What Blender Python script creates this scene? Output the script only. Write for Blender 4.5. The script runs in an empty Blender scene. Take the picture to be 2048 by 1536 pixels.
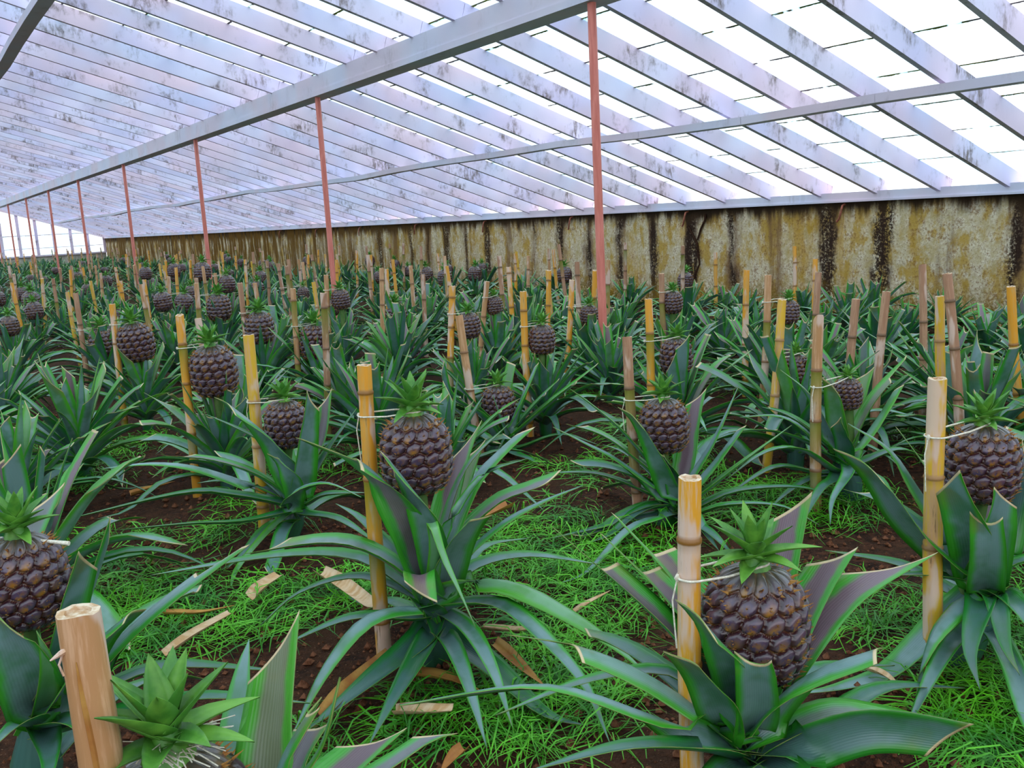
import bpy, math, random
import numpy as np
from mathutils import Vector, Matrix, noise
random.seed(7); rng = np.random.default_rng(7)
SC = bpy.context.scene
COL = SC.collection
PI = math.pi

# ------------------------------------------------------------------ camera measured from the vanishing points
FPX = 1846.0; H = 1.15
def _cd(p): return np.array([(p[0]-1024)/FPX, -(p[1]-768)/FPX, -1.0])
_Y = _cd((-245, 499)); _Y /= np.linalg.norm(_Y)
_Z = -_cd((1562, 10900)); _Z -= _Y*np.dot(_Y, _Z); _Z /= np.linalg.norm(_Z)
_X = np.cross(_Y, _Z)
RM = np.array([_X, _Y, _Z])
O = np.array([0, 0, H])
FW = np.array([.55493, .8319, 0.])
def ray(p): return RM @ _cd(p)
def onz(p, z=0.): d = ray(p); return O + d*((z-H)/d[2])
def ony(p, y): d = ray(p); return O + d*(y/d[1])
def onf(p, fd): d = ray(p); return O + d*(fd/d.dot(FW))
cam = bpy.data.cameras.new('camera'); cam_ob = bpy.data.objects.new('camera', cam); COL.objects.link(cam_ob)
cam.sensor_width = 36; cam.lens = FPX*36/2048; cam.clip_start = .05; cam.clip_end = 300
m4 = Matrix.Identity(4)
for i in range(3):
    for j in range(3): m4[i][j] = RM[i, j]
m4[2][3] = H
cam_ob.matrix_world = m4
SC.camera = cam_ob

# ------------------------------------------------------------------ materials
class NT:
    def __init__(s, name):
        s.m = bpy.data.materials.new(name); s.m.use_nodes = True
        s.t = s.m.node_tree; s.t.nodes.clear()
        s.out = s.n('ShaderNodeOutputMaterial')
    def n(s, ty, **k):
        nd = s.t.nodes.new(ty)
        for a, v in k.items():
            if a.startswith('_'):
                nd.inputs[int(a[1:])].default_value = v
            else: setattr(nd, a, v)
        return nd
    def l(s, a, b): s.t.links.new(a, b)
    def val(s, x, sock):
        if hasattr(x, 'is_output'): s.l(x, sock)
        else: sock.default_value = x
    def math(s, op, a, b=0., c=None, clamp=False):
        nd = s.n('ShaderNodeMath', operation=op, use_clamp=clamp)
        s.val(a, nd.inputs[0]); s.val(b, nd.inputs[1])
        if c is not None: s.val(c, nd.inputs[2])
        return nd.outputs[0]
    def mix(s, f, a, b, bt='MIX'):
        nd = s.n('ShaderNodeMix', data_type='RGBA', blend_type=bt)
        s.val(f, nd.inputs[0])
        for x, k in ((a, 6), (b, 7)):
            if isinstance(x, tuple): x = (*x, 1) if len(x) == 3 else x
            s.val(x, nd.inputs[k])
        return nd.outputs[2]
    def ramp(s, f, st, en):   # smooth 0..1 between st and en
        nd = s.n('ShaderNodeMapRange', interpolation_type='SMOOTHSTEP')
        s.val(f, nd.inputs[0]); nd.inputs[1].default_value = st; nd.inputs[2].default_value = en
        return nd.outputs[0]
    def noise(s, vec, scale, detail=3, rough=.55, sc=None):
        if sc is not None:
            mp = s.n('ShaderNodeMapping'); mp.inputs['Scale'].default_value = sc
            s.l(vec, mp.inputs[0]); vec = mp.outputs[0]
        nd = s.n('ShaderNodeTexNoise'); s.l(vec, nd.inputs['Vector'])
        nd.inputs['Scale'].default_value = scale; nd.inputs['Detail'].default_value = detail; nd.inputs['Roughness'].default_value = rough
        return nd.outputs['Fac']
    def obj(s): return s.n('ShaderNodeTexCoord').outputs['Object']
    def pos(s): return s.n('ShaderNodeNewGeometry').outputs['Position']
    def uv(s):
        sp = s.n('ShaderNodeSeparateXYZ'); s.l(s.n('ShaderNodeTexCoord').outputs['UV'], sp.inputs[0]); return sp.outputs
    def rand(s): return s.n('ShaderNodeObjectInfo').outputs['Random']
    def attr(s, name):
        a = s.n('ShaderNodeAttribute', attribute_name=name); sp = s.n('ShaderNodeSeparateColor'); s.l(a.outputs['Color'], sp.inputs[0]); return sp.outputs
    def bsdf(s, col, rough=.5, spec=.5, bump=None, bstr=.3, bdist=.01, metal=0.):
        b = s.n('ShaderNodeBsdfPrincipled')
        if isinstance(col, tuple): b.inputs['Base Color'].default_value = (*col[:3], 1)
        else: s.l(col, b.inputs['Base Color'])
        s.val(rough, b.inputs['Roughness']); b.inputs['Specular IOR Level'].default_value = spec; b.inputs['Metallic'].default_value = metal
        if bump is not None:
            bp = s.n('ShaderNodeBump'); bp.inputs['Strength'].default_value = bstr; bp.inputs['Distance'].default_value = bdist
            s.l(bump, bp.inputs['Height']); s.l(bp.outputs[0], b.inputs['Normal'])
        s.l(b.outputs[0], s.out.inputs[0]); return b

def m_soil():
    t = NT('soil'); p = t.pos()
    n1 = t.noise(p, 3, 4); n2 = t.noise(p, 38, 5, .7); n3 = t.noise(p, 160, 2)
    c = t.mix(t.ramp(n2, .35, .7), (.018, .006, .003), (.12, .040, .018))
    c = t.mix(t.ramp(n1, .4, .7), c, (.07, .028, .012))
    c = t.mix(t.ramp(n3, .66, .75), c, (.30, .16, .09))
    h = t.math('ADD', t.math('MULTIPLY', n2, 1.), t.math('MULTIPLY', n3, .4))
    t.bsdf(c, .95, .2, h, 1., .03); return t.m
def m_wood_white(name, c1, c2, dirt):
    t = NT(name); o = t.obj(); g = t.pos()
    r = t.rand()
    n1 = t.noise(g, 3.0, 5, .65); n2 = t.noise(g, 22, 4, .7, sc=(1, 1, .35)); n3 = t.noise(g, 1.3, 3)
    c = t.mix(t.ramp(n3, .35, .65), c1, c2)
    c = t.mix(t.math('MULTIPLY', t.ramp(t.noise(g, 1.1, 2), .42, .62), .5), c, (.70, .50, .56))
    f = t.math('MULTIPLY', t.ramp(n1, .50, .68), t.ramp(n2, .38, .62))
    c = t.mix(t.math('MULTIPLY', f, dirt), c, (.17, .12, .11))
    t.bsdf(c, .6, .3, n2, .2, .004); return t.m
def m_glass():
    t = NT('whitewashed_glass'); g = t.pos(); u, v, _ = t.uv()
    n = t.noise(g, 1.7, 5, .6); n2 = t.noise(g, 30, 4, .7, sc=(1, .35, 1))
    tr = t.n('ShaderNodeBsdfTransparent'); tl = t.n('ShaderNodeBsdfTranslucent')
    c = t.mix(t.ramp(n, .35, .7), (.60, .86, .93), (.92, .985, 1.))
    t.l(c, tr.inputs[0]); t.l(c, tl.inputs[0])
    mx = t.n('ShaderNodeMixShader', _0=.45); t.l(tr.outputs[0], mx.inputs[1]); t.l(tl.outputs[0], mx.inputs[2])
    edge = t.math('ADD', t.math('MULTIPLY', n2, .075), -.004)      # ragged moss in the laps between panes
    isl = t.math('LESS_THAN', t.math('SUBTRACT', 1., v), edge)
    n3 = t.noise(g, 6, 2)
    isl = t.math('MULTIPLY', isl, t.ramp(n3, .36, .44))
    df = t.n('ShaderNodeBsdfDiffuse'); t.l(t.mix(t.ramp(n, .45, .55), (.16, .17, .02), (.25, .2, .22)), df.inputs[0])
    m2 = t.n('ShaderNodeMixShader'); t.l(isl, m2.inputs[0]); t.l(mx.outputs[0], m2.inputs[1]); t.l(df.outputs[0], m2.inputs[2])
    t.l(m2.outputs[0], t.out.inputs[0]); return t.m
def m_wall():
    t = NT('stained_concrete'); g = t.pos()
    sp = t.n('ShaderNodeSeparateXYZ'); t.l(g, sp.inputs[0]); Y, Z = sp.outputs[1], sp.outputs[2]
    nbig = t.noise(g, 1.6, 4, .6, sc=(1, 1, .5)); nst = t.noise(g, 7, 5, .65, sc=(1, 1, .12)); nf = t.noise(g, 45, 5, .75); nm = t.noise(g, 9, 5, .7)
    c = t.mix(t.ramp(nm, .3, .7), (.50, .37, .17), (.86, .76, .60))
    c = t.mix(t.math('MULTIPLY', t.ramp(t.math('ADD', nbig, t.math('MULTIPLY', nst, .6)), .78, .98), .8), c, (.52, .28, .015))
    c = t.mix(t.math('MULTIPLY', t.ramp(t.noise(g, 5, 5, .72, sc=(1, 1, .6)), .48, .60), .85), c, (.50, .30, .045))
    c = t.mix(t.math('MULTIPLY', t.ramp(t.math('ADD', nf, t.math('MULTIPLY', nm, .6)), .78, .98), .8), c, (.26, .12, .03))
    c = t.mix(t.math('MULTIPLY', t.ramp(nf, .22, .33), 1.), (.90, .86, .80), c)
    # drips run down below each rafter end (every 0.633 m)
    cell = t.math('FLOOR', t.math('DIVIDE', t.math('ADD', Y, -3.80), .633)); wn = t.n('ShaderNodeTexWhiteNoise', noise_dimensions='1D'); t.l(cell, wn.inputs['W']); wr = wn.outputs['Value']
    wob = t.math('MULTIPLY', t.math('SUBTRACT', t.noise(g, 3.5, 4, .6, sc=(1, 1, .6)), .5), .20)
    ph = t.math('FRACT', t.math('DIVIDE', t.math('ADD', t.math('ADD', Y, wob), -3.80), .633))
    dist = t.math('MULTIPLY', t.math('ABSOLUTE', t.math('SUBTRACT', ph, .5)), 2.)
    wid = t.noise(g, 2.2, 4, .7, sc=(1, 1, .55))
    drip = t.ramp(t.math('SUBTRACT', dist, t.math('MULTIPLY', t.math('ADD', wid, t.math('ADD', t.math('MULTIPLY', nf, .35), t.math('MULTIPLY', t.math('SUBTRACT', wr, .6), .5))), .85)), -.30, -.56)
    dsoft = t.ramp(t.math('SUBTRACT', dist, t.math('MULTIPLY', wid, .8)), .12, -.25)
    c = t.mix(t.math('MULTIPLY', t.math('MULTIPLY', dsoft, t.ramp(nst, .35, .6)), .75), c, (.17, .085, .055))
    nd = t.math('MULTIPLY', drip, t.ramp(t.math('ADD', nf, t.math('MULTIPLY', nst, .5)), .60, .74))
    c = t.mix(nd, c, (.035, .018, .012))
    far = t.ramp(Y, 9., 24.)
    # near-black ragged band under the plate, patchy ochre brown towards the soil
    top = t.ramp(t.math('ADD', Z, t.math('MULTIPLY', nst, .22)), 1.12, 1.24)
    c = t.mix(t.ramp(t.math('ADD', Z, t.math('ADD', t.math('MULTIPLY', nst, .45), t.math('MULTIPLY', far, .12))), 1.16, 1.32), c, (.05, .026, .012)); c = t.mix(top, c, (.03, .018, .01))
    low = t.ramp(t.math('ADD', Z, t.math('MULTIPLY', nm, .5)), .62, .30)
    c = t.mix(t.math('MULTIPLY', low, t.ramp(nf, .38, .55)), c, (.22, .12, .01))
    # further along, the wall is more rust stained
    c = t.mix(t.math('MULTIPLY', far, t.ramp(nst, .40, .52)), c, (.15, .07, .008))
    h = t.math('ADD', t.math('MULTIPLY', nm, 1.), t.math('MULTIPLY', nf, .5))
    t.bsdf(c, .92, .15, h, .7, .02); return t.m
def m_leaf(name, inner):
    t = NT(name); u, v, _ = t.uv(); R, G, B = t.attr('lf'); g = t.obj()
    rn = t.rand()
    cu = t.math('MULTIPLY', t.math('ABSOLUTE', t.math('SUBTRACT', u, .5)), 2.)   # 0 centre .. 1 margin
    nl = t.noise(g, 9, 3, .6)
    st = t.n('ShaderNodeTexWave', wave_type='BANDS', bands_direction='X'); 
    cb = t.n('ShaderNodeCombineXYZ'); t.l(u, cb.inputs[0]); t.l(cb.outputs[0], st.inputs[0]); st.inputs['Scale'].default_value = 6; st.inputs['Distortion'].default_value = .6
    glau = t.mix(R, (.048, .130, .112), (.20, .32, .33))
    glau = t.mix(t.math('MULTIPLY', t.ramp(nl, .42, .66), .7), glau, (.022, .140, .035))
    marg = t.mix(R, (.010, .16, .020), (.05, .34, .015))
    f = t.ramp(t.math('ADD', cu, t.math('MULTIPLY', nl, .5)), .72, 1.12)
    c = t.mix(f, glau, marg)
    if inner:
        pur = t.mix(R, (.10, .055, .070), (.22, .14, .18))
        pur = t.mix(t.math('MULTIPLY', st.outputs['Fac'], .35), pur, (.10, .05, .05))
        ci = t.mix(t.ramp(t.math('ADD', cu, t.math('MULTIPLY', t.math('SUBTRACT', nl, .5), .7)), .35, .66), pur, (.045, .33, .02))
        c = t.mix(G, c, ci)
    # young yellow green leaves
    yg = t.math('MULTIPLY', t.ramp(R, .86, .98), .6)
    c = t.mix(yg, c, (.10, .36, .02))
    c = t.mix(t.math('MULTIPLY', st.outputs['Fac'], .10), c, (.01, .04, .03))
    # dried cut edge
    ce = t.math('MULTIPLY', B, t.ramp(t.math('ADD', v, t.math('MULTIPLY', nl, .012)), .987, .994))
    c = t.mix(ce, c, (.62, .46, .27))
    rust = t.math('MULTIPLY', t.math('MULTIPLY', t.ramp(v, .80, 1.), t.ramp(nl, .52, .62)), .4)
    c = t.mix(rust, c, (.22, .17, .05))
    b = t.bsdf(c, .34, .6, st.outputs['Fac'], .12, .002); return t.m
def m_plain(name, c1, c2, scale=12, rough=.6, spec=.4, bump=.3, sc=(1, 1, 1), rnd=None):
    t = NT(name); n = t.noise(t.obj(), scale, 4, .6, sc=sc)
    c = t.mix(t.ramp(n, .35, .65), c1, c2)
    if rnd: c = t.mix(t.math('MULTIPLY', t.rand(), rnd[1]), c, rnd[0])
    t.bsdf(c, rough, spec, n, bump, .004); return t.m
def m_fruit():
    t = NT('pineapple_skin'); R, G, B = t.attr('fc'); n = t.noise(t.obj(), 60, 3)
    c = t.mix(t.ramp(R, .0, .20), (.10, .022, .008), (.036, .012, .022))     # rim brown -> eye purple
    bl = t.math('MULTIPLY', t.ramp(t.math('ADD', R, t.math('MULTIPLY', n, .4)), .35, .95), t.ramp(t.rand(), -.6, .6))
    c = t.mix(t.math('MULTIPLY', bl, .42), c, (.13, .095, .20))                 # waxy bloom on each eye
    c = t.mix(t.math('MULTIPLY', G, t.ramp(n, .40, .6)), c, (.30, .13, .014)) # bract in the middle of the eye
    c = t.mix(t.math('MULTIPLY', B, .35), c, (.16, .19, .10))
    t.bsdf(c, .24, .75, n, .2, .002); return t.m
def m_bamboo(name, a, b, node, s0=.52):
    t = NT(name); u, v, _ = t.uv(); o = t.obj()
    oi = t.n('ShaderNodeObjectInfo'); va = t.n('ShaderNodeVectorMath', operation='ADD'); t.l(o, va.inputs[0]); t.l(oi.outputs['Location'], va.inputs[1]); o = va.outputs[0]
    n = t.noise(o, 9, 5, .7, sc=(6, 6, .5)); n2 = t.noise(o, 5, 3, .6, sc=(3, 3, .8))
    c = t.mix(t.ramp(n, .45, .62), a, b)
    c = t.mix(t.math('MULTIPLY', t.ramp(n2, s0, s0+.08), .85), c, (.72, .52, .44))
    c = t.mix(t.math('MULTIPLY', t.ramp(n, .63, .70), .8), c, (.16, .07, .02))
    R, G, B = t.attr('nd')
    c = t.mix(R, c, node)
    c = t.mix(t.math('MULTIPLY', G, .8), c, (.17, .20, .01))
    t.bsdf(c, .42, .45, n, .25, .003); return t.m
M = {}
M['soil'] = m_soil(); M['glass'] = m_glass(); M['wall'] = m_wall()
M['rafter'] = m_wood_white('rafter_paint', (.66, .59, .82), (.78, .71, .90), .95)
M['beam'] = m_wood_white('beam_paint', (.60, .60, .74), (.66, .63, .74), .25)
M['lo'] = m_leaf('leaf_outer', False); M['li'] = m_leaf('leaf_inner', True)
M['lr'] = m_plain('leaf_margin', (.10, .26, .04), (.30, .30, .10), 30)
M['cr'] = m_plain('crown_leaf', (.050, .20, .022), (.15, .37, .045), 20, .45, .5)
M['stem'] = m_plain('plant_stem', (.06, .16, .03), (.12, .2, .05), 20)
M['fruit'] = m_fruit()
M['spike'] = m_plain('eye_spike', (.42, .17, .05), (.55, .30, .08), 50)
M['b0'] = m_bamboo('bamboo_gold', (.80, .34, .03), (.66, .36, .10), (.26, .11, .02))
M['b1'] = m_bamboo('bamboo_tan', (.50, .25, .11), (.66, .38, .22), (.22, .10, .04))
M['b2'] = m_bamboo('bamboo_pinkish', (.40, .20, .12), (.52, .29, .18), (.14, .07, .03))
M['b3'] = m_bamboo('bamboo_yellow', (.72, .42, .03), (.66, .36, .18), (.34, .17, .06))
M['b4'] = m_bamboo('bamboo_peeling', (.78, .36, .03), (.70, .50, .36), (.26, .11, .02), .44)
M['cut'] = m_plain('bamboo_cut', (.50, .30, .16), (.72, .58, .44), 90, .8, .2)
M['twine'] = m_plain('twine', (.66, .58, .46), (.85, .80, .70), 200, .9, .1)
M['fray'] = m_plain('frayed_twine', (.80, .76, .74), (.92, .90, .90), 100, .9, .1)
M['pole'] = m_plain('pink_paint', (.78, .25, .20), (.64, .17, .13), 4, .5, .4, .1, (8, 8, 1))
M['rust'] = m_plain('rusty_hook', (.42, .12, .08), (.25, .09, .05), 30, .7)
M['grass'] = m_plain('grass_blade', (.014, .15, .002), (.10, .43, .004), 5, .5, .4, 0)
M['dry'] = m_plain('dry_leaf', (.50, .28, .12), (.66, .47, .30), 14, .7, .3, .4, (1, 4, 1))
M['dry2'] = m_plain('brown_leaf', (.36, .13, .03), (.50, .26, .06), 14, .6, .3, .4)
M['clod'] = m_plain('soil_clod', (.10, .035, .016), (.22, .09, .05), 60, .95, .1, .8)
M['base'] = m_plain('concrete_base', (.35, .33, .27), (.5, .48, .4), 6, .9, .1)

# ------------------------------------------------------------------ mesh helpers
def mesh(name, V, F, mats, mi=None, uv=None, cols=None, smooth=False):
    """V (n,3); F list of index tuples or (n,4) array; uv/cols per vertex"""
    me = bpy.data.meshes.new(name)
    if isinstance(F, np.ndarray):
        nf, k = F.shape; me.vertices.add(len(V)); me.vertices.foreach_set('co', np.asarray(V, dtype=np.float32).ravel())
        me.loops.add(nf*k); me.loops.foreach_set('vertex_index', F.astype(np.int32).ravel())
        me.polygons.add(nf); me.polygons.foreach_set('loop_start', (np.arange(nf)*k).astype(np.int32))
        me.update(calc_edges=True); me.validate()
    else:
        me.from_pydata([tuple(v) for v in V], [], F)
    for m in mats: me.materials.append(m)
    if mi is not None: me.polygons.foreach_set('material_index', np.asarray(mi, dtype=np.int32))
    li = np.empty(len(me.loops), dtype=np.int32); me.loops.foreach_get('vertex_index', li)
    if uv is not None:
        l = me.uv_layers.new(name='UVMap'); l.data.foreach_set('uv', np.asarray(uv, dtype=np.float32)[li].ravel())
    for nm, c in (cols or {}).items():
        a = me.attributes.new(nm, 'FLOAT_COLOR', 'POINT')
        c = np.asarray(c, dtype=np.float32); c4 = np.ones((len(c), 4), dtype=np.float32); c4[:, :3] = c
        a.data.foreach_set('color', c4.ravel())
    me.polygons.foreach_set('use_smooth', np.full(len(me.polygons), bool(smooth)))
    me.update(); return me
def obj(name, me, parent=None, loc=None):
    o = bpy.data.objects.new(name, me); COL.objects.link(o)
    if parent is not None: o.parent = parent
    if loc is not None: o.location = loc
    return o
def tag(o, label=None, cat=None, group=None, kind=None):
    if label: o['label'] = label
    if cat: o['category'] = cat
    if group: o['group'] = group
    if kind: o['kind'] = kind
    return o
class MB:
    def __init__(s): s.v = []; s.f = []; s.m = []; s.uv = []; s.c = []; s.n = 0
    def add(s, V, F, mi=0, uv=None, c=None):
        V = np.asarray(V, float); k = len(V); s.v.append(V)
        F = np.asarray(F) + s.n; s.f.append(F)
        s.m.append(np.full(len(F), mi) if np.isscalar(mi) else np.asarray(mi))
        s.uv.append(np.zeros((k, 2)) if uv is None else np.asarray(uv)); s.c.append(np.zeros((k, 3)) if c is None else np.asarray(c, float))
        s.n += k
    def box(s, a, b, mi=0):
        x0, y0, z0 = a; x1, y1, z1 = b
        V = [(x, y, z) for x in (x0, x1) for y in (y0, y1) for z in (z0, z1)]
        s.add(V, [(0, 1, 3, 2), (4, 6, 7, 5), (0, 4, 5, 1), (2, 3, 7, 6), (0, 2, 6, 4), (1, 5, 7, 3)], mi)
    def bar(s, p, q, w, h, mi=0, up=(0, 0, 1)):
        """box beam from p to q, p/q on the centre of its underside, w wide, h tall"""
        p = np.array(p, float); q = np.array(q, float); d = (q-p)/np.linalg.norm(q-p)
        sd = np.cross(d, up); sd /= np.linalg.norm(sd); u = np.cross(sd, d)
        V = []
        for e in (p, q):
            for a in (-w/2, w/2):
                for b in (0, h): V.append(e+sd*a+u*b)
        s.add(V, [(0, 1, 3, 2), (4, 6, 7, 5), (0, 4, 5, 1), (2, 3, 7, 6), (0, 2, 6, 4), (1, 5, 7, 3)], mi)
    def tube(s, P, r, n=8, mi=0, caps=True, c=None):
        P = np.asarray(P, float); k = len(P); r = np.full(k, r) if np.isscalar(r) else np.asarray(r)
        T = np.gradient(P, axis=0); T /= np.linalg.norm(T, axis=1)[:, None]
        ref = np.array([0, 0, 1.]) if abs(T[0][2]) < .9 else np.array([1., 0, 0])
        V = []; UV = []; C = []
        S = np.cross(T[0], ref); S /= np.linalg.norm(S)
        L = 0
        for i in range(k):
            S = S-T[i]*S.dot(T[i]); S /= np.linalg.norm(S); N = np.cross(T[i], S)
            for j in range(n):
                a = 2*PI*j/n; V.append(P[i]+r[i]*(S*math.cos(a)+N*math.sin(a))); UV.append((j/n, i/max(1, k-1)))
                if c is not None: C.append(c[i])
        F = [(i*n+j, i*n+(j+1) % n, (i+1)*n+(j+1) % n, (i+1)*n+j) for i in range(k-1) for j in range(n)]
        s.add(V, F, mi, UV, C if c is not None else None)
        if caps:
            for e, base in ((0, 0), (k-1, (k-1)*n)):
                q = [V[base+j] for j in range(n)]
                ctr = P[e]; VV = q+[ctr]; FF = [(j, (j+1) % n, n, n) for j in range(n)]
                s.tri(VV, [(f[0], f[1], f[2]) for f in FF] if e else [(f[1], f[0], f[2]) for f in FF], mi)
    def tri(s, V, F, mi=0, c=None):
        # triangles stored as degenerate-free quads is not possible; keep in a separate list
        V = np.asarray(V, float); s.v.append(V); s.f.append(np.asarray(F)+s.n); s.m.append(np.full(len(F), mi))
        s.uv.append(np.zeros((len(V), 2))); s.c.append(np.zeros((len(V), 3)) if c is None else np.asarray(c, float)); s.n += len(V)
    def build(s, name, mats, attr=None, smooth=False):
        V = np.concatenate(s.v); UV = np.concatenate(s.uv); C = np.concatenate(s.c); mi = np.concatenate(s.m)
        if all(f.shape[1] == s.f[0].shape[1] for f in s.f): F = np.concatenate(s.f)
        else: F = [tuple(int(x) for x in r) for f in s.f for r in f]
        return mesh(name, V, F, mats, mi, UV, {attr: C} if attr else None, smooth)

def catmull(P, n):
    P = np.asarray(P, float); 
    Q = np.vstack([2*P[0]-P[1], P, 2*P[-1]-P[-2]]); out = []
    for i in range(len(P)-1):
        a, b, c, d = Q[i:i+4]
        for t in np.linspace(0, 1, 12, endpoint=False):
            out.append(.5*((2*b)+(-a+c)*t+(2*a-5*b+4*c-d)*t*t+(-a+3*b-3*c+d)*t**3))
    out.append(P[-1]); out = np.array(out)
    s = np.concatenate([[0], np.cumsum(np.linalg.norm(np.diff(out, axis=0), axis=1))]); s /= s[-1]
    def f(x): return np.stack([np.interp(x, s, out[:, k]) for k in range(3)], -1)
    return f
CAMP = O
def leaf(mb, P, w, cut='p', R=.4, G=0., face=None, k=.5, nseg=12, nac=6, fold=.30, roll=0., thick=.0028, wb=.8):
    """add one trough-shaped leaf through P. cut: p pointed, s slanted left, z slanted right, c concave, f flat, n needle beside a slant"""
    f = catmull(P, nseg); P = np.asarray(P, float)
    rad = P[-1]-P[0]; rad[2] = 0
    if np.linalg.norm(rad) < .02: rad = np.array([0, 1., 0])
    rad /= np.linalg.norm(rad); S0 = np.cross(rad, [0, 0, 1.])
    vs = np.linspace(0, 1, nseg+1)
    if cut == 'p': vs = 1-(1-vs)**1.25
    else: vs = np.append(vs[:-1], [.985, 1.])
    us = np.linspace(0, 1, nac+1); nv = len(vs)
    if cut == 'p': vm = np.ones(nac+1)
    elif cut == 's': vm = 1-.16*us
    elif cut == 'z': vm = 1-.16*(1-us)
    elif cut == 'S': vm = 1-.28*us
    elif cut == 'Z': vm = 1-.28*(1-us)
    elif cut == 'c': vm = 1-.07*(1-(2*us-1)**2)-.03*us
    elif cut == 'n': vm = np.where(us < .25, 1-.25*us, .80-.06*us)
    elif cut == 'm': vm = np.where(us > .75, 1-.25*(1-us), .80-.06*(1-us))
    else: vm = 1-.02*us
    VV = vs[:, None]*vm[None, :]
    C = f(VV.ravel()).reshape(nv, nac+1, 3)
    e = 1e-3; T = f(np.clip(VV.ravel()+e, 0, 1))-f(np.clip(VV.ravel()-e, 0, 1)); T /= (np.linalg.norm(T, axis=1)[:, None]+1e-12); T = T.reshape(nv, nac+1, 3)
    Sg = S0[None, None, :]-T*(T@S0)[..., None]; Sg /= (np.linalg.norm(Sg, axis=2)[..., None]+1e-9)
    if face:
        vd = C-CAMP; vd /= np.linalg.norm(vd, axis=2)[..., None]
        Ss = np.cross(T, vd); Ss /= (np.linalg.norm(Ss, axis=2)[..., None]+1e-9)
        N = np.cross(Ss, T); dn = (N*vd).sum(2)
        Ss = np.where(((dn > 0) == (face == 'o'))[..., None], Ss, -Ss)
        kk = k*np.clip(VV*3, 0, 1)[..., None]
        Sg = Sg*(1-kk)+Ss*kk; Sg /= (np.linalg.norm(Sg, axis=2)[..., None]+1e-9)
    if roll:
        N = np.cross(Sg, T); a = roll*VV[..., None]; Sg = Sg*np.cos(a)+N*np.sin(a)
    N = np.cross(Sg, T)
    q = VV
    prof = wb+(1-wb)*np.clip(q/.25, 0, 1)
    if cut == 'p': prof = prof*np.clip(1-q**2.6, 0, 1)*(1-.25*q)
    else: prof = prof*(1-.22*np.clip((q-.35)/.65, 0, 1)**1.5)
    uu = (2*us-1)[None, :]
    fd = fold*(1.25-.7*q)
    half = w*1.2/2*prof
    A = C+Sg*(uu*half)[..., None]*np.cos(fd*.6)[..., None]+N*((np.abs(uu)**1.7)*half*fd*1.7)[..., None]
    Bk = A-N*thick*(1-.6*np.abs(uu))[..., None]
    n1 = nac+1
    V = np.concatenate([A.reshape(-1, 3), Bk.reshape(-1, 3)])
    idx = np.arange(nv*n1).reshape(nv, n1); o = nv*n1
    top = np.stack([idx[:-1, :-1], idx[:-1, 1:], idx[1:, 1:], idx[1:, :-1]], -1).reshape(-1, 4)
    bot = (top+o)[:, ::-1]
    e0 = np.stack([idx[:-1, 0], idx[1:, 0], idx[1:, 0]+o, idx[:-1, 0]+o], -1)
    e1 = np.stack([idx[1:, -1], idx[:-1, -1], idx[:-1, -1]+o, idx[1:, -1]+o], -1)
    e2 = np.stack([idx[-1, :-1], idx[-1, 1:], idx[-1, 1:]+o, idx[-1, :-1]+o], -1)
    F = np.concatenate([top, bot, e0, e1, e2])
    mi = np.concatenate([np.zeros(len(top)), np.ones(len(bot)), np.full(len(e0)+len(e1)+len(e2), 2)])
    uvv = np.stack([np.broadcast_to(us, (nv, n1)), np.broadcast_to(vs[:, None], (nv, n1))], -1).reshape(-1, 2)
    col = np.tile([R, G, 0. if cut == 'p' else 1.], (2*nv*n1, 1))
    mb.add(V, F, mi, np.concatenate([uvv, uvv]), col)
LM = [M['li'], M['lo'], M['lr']]

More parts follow.
